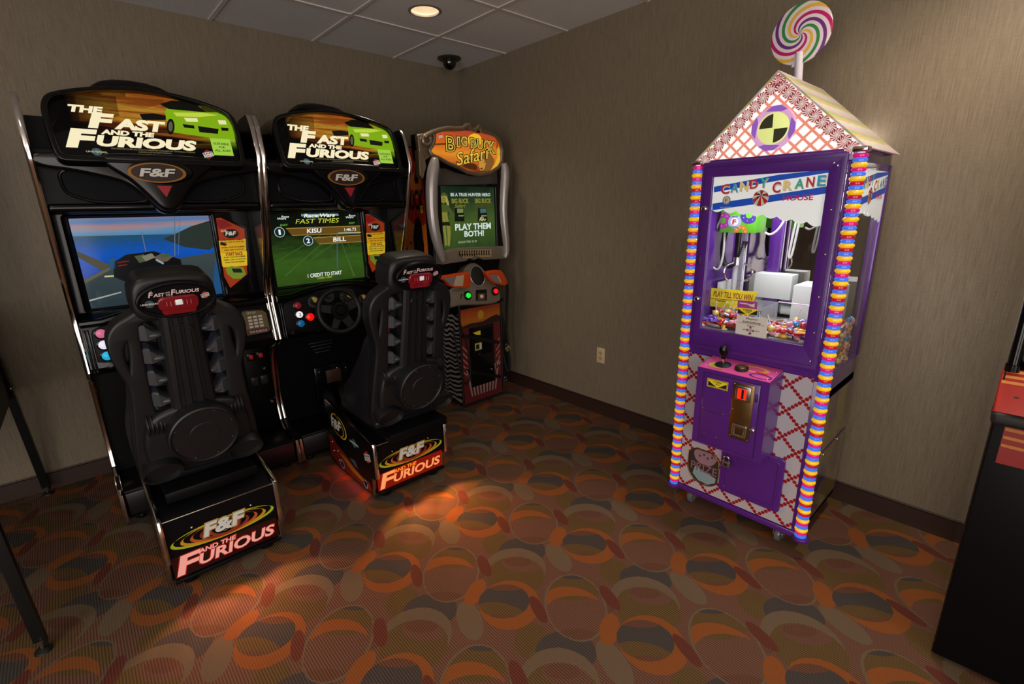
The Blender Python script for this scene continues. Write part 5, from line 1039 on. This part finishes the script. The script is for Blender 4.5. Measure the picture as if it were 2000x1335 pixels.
    # casters
    for x in (xf+.06, xb-.06):
        for y in (yl-.07, yr+.085):
            m = MB(mat('caster_fork_grey', '#77757a', .4, .5)); m.box(x-.02, x+.02, y-.03, y+.03, .074, .086); m.box(x-.022, x+.018, y+.017, y+.021, .03, .078); m.box(x-.022, x+.018, y-.021, y-.017, .03, .078); cs = m.build('caster', t)
            m = MB(mat('caster_wheel_clear_grey', '#55585a', .25, coat=.4)); m.lathe([(.0005, -.013), (.026, -.013), (.034, -.010), (.0365, 0), (.034, .010), (.026, .013), (.0005, .013)], fr((x-.006, y, .0368), (1, 0, 0), (0, 0, 1)), 28); m.use(CHR); m.ball((x-.006, y-.014, .0368), .008, n=6); m.ball((x-.006, y+.014, .0368), .008, n=6); m.build('caster_wheel', cs)
    # inside: tray, risers, mirror, gantry, claw
    m = MB(mat('mirror_back', '#b8b4b0', .03, 1.)); m.box(xb-.012, xb-.008, yr+.045, yl-.045, .95, 1.62); m.build('mirror_back', t)
    m = MB(WHB); m.box(xf+.05, xb-.02, yr+.055, yl-.01, .80, .935); m.build('candy_tray', t)
    def at(x, p): FF = fr((x, CY_, 0), (0, -1, 0)); return pp(FF, p)
    m = MB(WHB); a, b = at(-.24, ce(790, 1340)), at(-.24, ce(1400, 1085)); m.box(-.24, -.16, CY_-b[0], CY_-a[0], a[1]-.02, b[1], .002); a, b = at(-.3, ce(1430, 1340)), at(-.2, ce(1740, 1085)); m.box(-.34, -.17, -3.035, CY_-a[0]-.005, .93, b[1]-.03, .002); m.box(-.38, -.17, -2.56, -2.535, .93, 1.12, .002); m.build('white_riser', t)
    m = MB(PUR); a, b = at(-.16, ce(990, 1100)), at(-.16, ce(1240, 600)); m.box(-.165, -.13, CY_-b[0], CY_-a[0], .93, 1.6, .003); m.build('inner_post', t)
    pa = at(-.36, ce(600, 700)); m = MB(mat('pale_pole', '#d4d8dc', .35)); m.tube([(-.36, CY_-pa[0], .93), (-.36, CY_-pa[0], 1.5)], .027, 18); m.use(FOIL); m.box(-.395, -.375, CY_-pa[0]-.03, CY_-pa[0]-.012, .95, 1.45); m.build('crane_pole', t)
    m = MB(mat('clear_prize_chute', '#c8d0d4', .08, trans=0., alpha=.28)); y_ = CY_-at(-.5, cf(1090, 380))[0]; m.box(-.58, -.40, y_-.0015, y_+.0015, .93, 1.06); m.box(-.40, -.398, y_, yl-.03, .93, 1.06); m.use(mat('acrylic_edge_pink', '#c98ac0', .2, emit=.2, ecol='#d0a0d8')); m.tube([(-.40, y_, 1.061), (-.40, yr+.06, 1.061)], .0025, 6); m.build('prize_chute', t)
    ys_, zs_ = at(-.41, cb(222, 1010)), at(-.41, cb(520, 890)); Fy = fr((-.41, CY_, 0), (0, -1, 0)); m = MB(YELP); q = [at(-.41, cb(*p)) for p in ((218, 1002), (470, 1030), (520, 912), (222, 886))]; m.prism(q, Fy, -.003, 0); m.use(INK); m.flat([at(-.41, cb(*p)) for p in ((220, 950), (500, 975), (500, 978), (220, 953))], Fy, .0006); m.use(mat('sign_red_brown', '#8a3a14', .5)); m.textp('PLAY TILL YOU WIN', Fy, Fy, cb(238, 945), cb(488, 962), cb(240, 908), w=.0008, bold=.02, shear=.1); m.use(INK); m.textp('WARNING', Fy, Fy, cb(250, 972), cb(320, 976), cb(250, 960), w=.0008, bold=.02)
    for k in range(3): m.textp('do not tilt or shake the machine', Fy, Fy, cb(228, 982+8*k), cb(340, 988+8*k), cb(228, 978+8*k), w=.0008, bold=0)
    m.build('yellow_sign', t)
    # carriage with doughnut print
    gx = -.43; Fc = fr((gx, CY_, 0), (0, -1, 0)); q = lambda *p: pp(Fc, ce(*p)); a, b = q(275, 420), q(848, 110)
    GR = mat('green_carriage_print', '#4f9c1c', .4, emit=.1, ecol='#5cb020'); m = MB(GR); m.box(a[0], b[0], a[1], b[1]+.05, -.12, 0, .002, Fc)
    for c0, r_, ic, col in ((q(335, 240), .037, .3, '#8a2a7c'), (q(735, 155), .038, .32, '#3c2a7c'), (q(600, 410), .03, .3, '#b06a24')):
        m.use(mat('doughnut_'+col.strip('#'), col, .4)); cl = lambda P: [(min(max(x, a[0]), b[0]), max(y, a[1])) for x, y in P]; m.ring(cl(ell(*c0, r_, r_, 28)), cl(ell(*c0, r_*ic*1.2, r_*ic*1.2, 28)), Fc, .001)
        m.use(WHP); [m.flat(cl(ell(c0[0]+r_*.68*cos(k*.9), c0[1]+r_*.68*sin(k*.9), .0022, .0022, 6)), Fc, .0016) for k in range(7)]
    c0 = q(510, 258); m.use(mat('carriage_logo_ring', '#8a94b0', .4)); m.flat(ell(*c0, .030, .030, 28), Fc, .0018); m.use(WHP); m.flat(ell(*c0, .018, .018, 24), Fc, .0024); m.use(REDP); m.text('F', Fc, c0[0]-.009, c0[0]+.008, c0[1]-.012, c0[1]+.011, .003, .03); m.use(INK); m.text('SMART', Fc, c0[0]-.014, c0[0]+.014, c0[1]+.02, c0[1]+.026, .0026, .02); m.text('INDUSTRIES', Fc, c0[0]-.018, c0[0]+.018, c0[1]-.026, c0[1]-.021, .0026, .02)
    m.use(STEEL); m.box(-.52, -.18, -2.60, -2.58, b[1]+.05, b[1]+.07) ; m.box(gx, gx+.12, -3.06, -2.55, 1.53, 1.55); car = m.build('crane_carriage', t)
    hy, hz = CY_-q(500, 600)[0], a[1]; hx = gx+.055
    m = MB(mat('claw_motor_dark', '#2a2226', .3, .6)); m.tube([(hx, hy, hz+.01), (hx, hy, hz-.12)], .018, 16); m.use(CHR); m.tube([(hx, hy, hz-.115), (hx, hy, hz-.15)], .024, 16); claw = m.build('claw', t)
    for k in range(3):
        A_ = 2*pi*k/3+.6; dx, dy = cos(A_), sin(A_); m = MB(CHR); m.tube(smooth([(hx+.02*dx, hy+.02*dy, hz-.14), (hx+.06*dx, hy+.06*dy, hz-.15), (hx+.075*dx, hy+.075*dy, hz-.18), (hx+.06*dx, hy+.06*dy, hz-.215), (hx+.04*dx, hy+.04*dy, hz-.225)], 2, False), .005, 8); m.build('prong', claw)
    m = MB(RUB); pts = []; P_ = smooth([(hx-.01, hy+.065, hz), (hx-.01, hy+.075, hz-.08), (hx-.01, hy+.06, hz-.15), (hx-.01, hy+.03, hz-.165), (hx-.01, hy-.01, hz-.12), (hx-.01, hy-.03, hz-.04)], 3, False); m.tube(P_, .011, 10)
    for k in range(0, len(P_)-1, 1): c0 = V(P_[k]); d0 = (V(P_[k+1])-c0); m.tube([c0-d0.normalized()*.0015, c0+d0.normalized()*.0015], .0132, 10)
    m.build('coil_cable', claw)
    for P_ in ([(hx-.03, hy+.06, hz+.12), (hx-.03, hy+.10, hz+.02), (hx-.03, hy+.125, hz-.06), (hx-.03, hy+.115, hz-.16), (hx-.03, hy+.07, hz-.185), (hx-.03, hy+.055, hz-.1), (hx-.03, hy+.06, hz)], [(hx, hy-.11, hz+.0), (hx, hy-.135, hz-.012), (hx, hy-.17, hz+.02), (hx, hy-.20, hz+.1)], [(hx+.1, hy-.205, hz+.12), (hx+.1, hy-.19, hz-.05), (hx+.1, hy-.185, hz-.115), (hx+.1, hy-.2, hz-.115), (hx+.1, hy-.215, hz+.1)]):
        m = MB(mat('white_cable', '#c4c4c0', .4)); m.tube(smooth(P_, 2, False), .005, 8); m.build('white_cable', car)
    m = MB(mat('crane_strip_light', '#ffffff', .4, emit=3.2, ecol='#eef2ff')); m.box(xf+.05, xf+.065, -3.03, -2.58, 1.605, 1.615); m.build('strip_light', t)
    light('crane_inside_lamp', 'AREA', (-.40, CY_, 1.60), 9.0, (.92, .95, 1), (-.38, CY_, .9), shape='RECTANGLE', size=.3, size_y=.4)
    light('gable_lamp', 'POINT', (-.055, -2.97, 1.735), .6, (1, .9, .78), shadow_soft_size=.03)
    return at
crane()
padlock(fr((-.638, CY_+.03, .345), (0, -1, 0)), .036, '#8a8478', 'steel padlock on the lower purple hatch of the candy crane')
# candies
def wrap_candy(col, col2):
    m = MB(mat('candy_'+col.strip('#'), col, .2, coat=.6)); m.ball((0, 0, 0), .016, .011, .011, 8); m.use(mat('wrapper_'+col2.strip('#'), col2, .25, coat=.5))
    for s in (-1, 1): m.loft([[(s*.013, .004*cos(a), .004*sin(a)) for a in [2*pi*k/8 for k in range(8)]], [(s*.019, .003*cos(a), .003*sin(a)) for a in [2*pi*k/8 for k in range(8)]], [(s*.030, .012*cos(a)*(1+.3*(k % 2)), .006*sin(a)) for k, a in enumerate([2*pi*k/8 for k in range(8)])]])
    return m
def lolly(col):
    m = MB(mat('candy_'+col.strip('#'), col, .15, coat=.7)); m.ball((0, 0, 0), .015, n=8); m.use(mat('lolly_stick', '#d8d8d4', .5)); m.tube([(.012, 0, 0), (.062, 0, 0)], .0022, 6); return m
def packet(col, col2):
    m = MB(mat('wrapper_'+col.strip('#'), col, .22, coat=.5)); m.loft([[(-.030, -.014, 0), (-.030, .014, 0), (-.030, .014, .001), (-.030, -.014, .001)], [(-.024, -.014, -.005), (-.024, .014, -.005), (-.024, .014, .006), (-.024, -.014, .006)], [(.024, -.014, -.005), (.024, .014, -.005), (.024, .014, .006), (.024, -.014, .006)], [(.030, -.014, 0), (.030, .014, 0), (.030, .014, .001), (.030, -.014, .001)]])
    m.use(mat('wrapper_'+col2.strip('#'), col2, .3)); m.rect(-.014, .014, -.008, .008, X.Identity(4), .0066); return m
PROTO = []
for nm, col, mk in (('wrapped_candy', 'red', lambda: wrap_candy('#b01c20', '#c8382c')), ('wrapped_candy', 'blue', lambda: wrap_candy('#1c7ac0', '#3c9ad8')), ('wrapped_candy', 'violet', lambda: wrap_candy('#5c3aa8', '#7a5ac8')), ('wrapped_candy', 'yellow', lambda: wrap_candy('#d0a028', '#d8c890')), ('wrapped_candy', 'pink and white', lambda: wrap_candy('#d88a9c', '#dcd4d0')), ('lollipop', 'white-sticked yellow', lambda: lolly('#c8b45a')), ('lollipop', 'white-sticked red', lambda: lolly('#a82a3c')), ('candy_packet', 'red and yellow', lambda: packet('#a81a1c', '#c8a030')), ('candy_packet', 'clear and brown', lambda: packet('#a09890', '#6a4030'))):
    PROTO.append((nm, col, mk))
def candies():
    rnd = random.Random(11); first = {}
    def put(i, loc, rot):
        nm, col, mk = PROTO[i]
        if i not in first:
            o = mk().build(nm); first[i] = o
            kind = {'wrapped_candy': 'twist-wrapped candy', 'lollipop': 'lollipop', 'candy_packet': 'candy packet'}[nm]
            tag(o, f'{col} {kind} in the heap behind the crane machine glass', 'candy', f'{col} {kind}s in the crane machine')
        else: o = first[i].copy(); COL.objects.link(o)
        o.location = loc; o.rotation_euler = rot
    W_ = [3, 2, 2, 2, 3, 2, 1, 2, 2]; bag = [i for i, k in enumerate(W_) for _ in range(k)]
    for layer in range(3):   # heap seen through the front window, filled layer by layer
        pts = []; n = 0
        while len(pts) < (85, 75, 50)[layer] and n < 6000:
            n += 1; x = -.586+.145*rnd.random()**1.1; y = rnd.uniform(-3.01, -2.59)
            if layer == 2 and (x < -.54 or abs(y-CY_+.03) < .09): continue
            if all((x-p)**2+(y-q)**2 > .0275**2 for p, q in pts): pts.append((x, y))
        for x, y in pts:
            i = rnd.choice(bag if layer else [k for k in bag if k not in (5, 6)]); rz = rnd.uniform(0, 6.28); tilt = rnd.uniform(-.25, .25)
            if PROTO[i][0] == 'lollipop': rz = rnd.uniform(0, 6.28); tilt = -rnd.uniform(.75, 1.25)
            put(i, (x, y, .954+.022*layer+rnd.uniform(0, .004)), (rnd.uniform(-.4, .4), tilt, rz))
    for k in range(140):   # heap pressed against the side glass
        x = rnd.uniform(-.56, -.16); z = .75+.235*rnd.random()**.85; y = -3.068+rnd.uniform(0, .014)
        i = rnd.choice([4, 5, 8, 4, 3, 1, 0, 5, 8, 4]); put(i, (x, y, z), (rnd.uniform(1.3, 1.8), rnd.uniform(-.2, .2), pi if i == 5 and x > -.3 else 0))
candies()

# ------------------------------------------------------------ black cabinet at the right edge
def right_cabinet():
    t = thing('shooting_arcade_cabinet', (-.818, -3.583, 0), 'black arcade cabinet with a red and orange control deck, cut off by the right edge', 'arcade machine')
    xf, yl = -.818, -3.583; F = fr((xf, yl, 0), (0, -1, 0))
    gl = mat('black_glossy_side', '#0b0908', .06, coat=.8)
    m = MB(BLKM); m.box(xf, -.17, yl-.75, yl-.003, .02, .88, .004); b = m.build('lower_cabinet', t)
    m = MB(gl); m.box(xf+.004, -.17, yl-.003, yl+.001, .02, 1.9); m.build('side_panel', t)
    m = MB(mat('dark_red_front_print', '#7a1412', .4)); m.rect(.028, .7, .742, .862, F, .001); m.use(mat('amber_stripe_print', '#a8641c', .4))
    for k in range(3): m.flat([(.03, .795+.025*k), (.7, .775+.025*k), (.7, .787+.025*k), (.03, .804+.025*k)], F, .0016)
    m.build('front_art', b)
    m = MB(RUB); m.box(xf-.045, xf+.06, yl-.76, yl+.006, .868, .905, .012, None, 3); m.build('deck_bumper', t)
    m = MB(mat('red_deck_print', '#a8281c', .35)); Fd = fr((xf-.035, yl+.006, .905), (0, -1, 0), (.45, 0, 1)); m.box(.0, .75, .0, .13, -.04, .0, .006, Fd); m.use(mat('orange_stripe_print', '#c8781c', .35))
    for k in range(3): m.rect(.004, .7, .085+.016*k, .093+.016*k, Fd, .001)
    m.use(INK); m.flat(ell(.04, .05, .006, .003, 10), Fd, .001); m.build('control_deck', t)
    m = MB(BLKM); m.box(-.62, -.17, yl-.75, yl-.003, .9, 1.9, .004); m.use(mat('grey_screen_surround', '#4a4c4e', .4)); m.box(-.70, -.62, yl-.72, yl-.03, 1.02, 1.75, .01); m.build('upper_cabinet', t)
    m = MB(BLK); m.tube([(xf+.0, yl-.012, 1.03), (xf+.02, yl-.012, 1.75)], .013, 12); m.lathe([(.016, 0), (.016, .02)], fr((xf, yl-.012, 1.02), (1, 0, 0), (0, 1, 0)), 12); m.build('corner_tube', t)
    m = MB(RUB); m.box(xf+.05, -.2, yl-.7, yl-.05, 0, .02); m.build('base_plinth', t)
    t.rotation_euler = (0, 0, R(2.8))
right_cabinet()
# ------------------------------------------------------------ pinball machine at the left edge
def pinball():
    t = thing('pinball_machine', (-3.33, -.75, 0), 'pinball machine on black legs at the left edge, against the back wall', 'pinball machine')
    x1, x0, yb, yf = -3.065, -3.62, -.17, -1.46; wood = mat('dark_brown_cabinet_side', '#2a221d', .5)
    m = MB(wood); m.loft([[(x, yb, .60), (x, yb, 1.07), (x, yf, .95), (x, yf, .66)] for x in (x0, x1)]); m.build('playfield_cabinet', t)
    m = MB(wood); m.box(x0-.05, x1-.03, -.42, -.10, 1.09, 1.85, .004); m.build('backbox', t)
    m = MB(CHR); m.box(x1-.02, x1+.003, yf, yb, .958, .964) if False else m.tube([(x1-.005, yf, .955), (x1-.005, yb, 1.072)], .012, 8); m.build('side_rail', t)
    lm = mat('black_leg_steel', '#0c0d0d', .4, .3)
    for x, s in ((x1, 1), (x0, -1)):
        for y, e, zt_ in ((yb, .115, .82), (yf, .03, .82)):
            m = MB(lm); a, b = (x+s*.004, y, zt_), (x+s*.028, y+(e if y == yb else e), .035)
            w = .034; m.loft([[(p[0]+s*dx, p[1]+dy, p[2]) for dx, dy in ((.008, -w), (.008, w*.3), (.0, w*.3), (-.03, w*.3), (-.03, 0), (-.002, -.004), (0, -w))] for p in (a, b)]); leg = m.build('leg', t)
            m = MB(STEEL); m.tube([(b[0]-s*.01, b[1]-.012, .008), (b[0]-s*.01, b[1]-.012, .04)], .006, 8); m.use(RUB); m.lathe([(.026, 0), (.024, .008), (.008, .014)], fr((b[0]-s*.01, b[1]-.012, 0), (1, 0, 0), (0, 1, 0)), 16); m.build('levelling_foot', leg)
            if y == yb and s > 0:
                m = MB(CHR)
                for z in (.66, .71): m.ball((x+.012, y-.004, z), .009, n=6)
                m.build('leg_bolt', leg)
pinball()
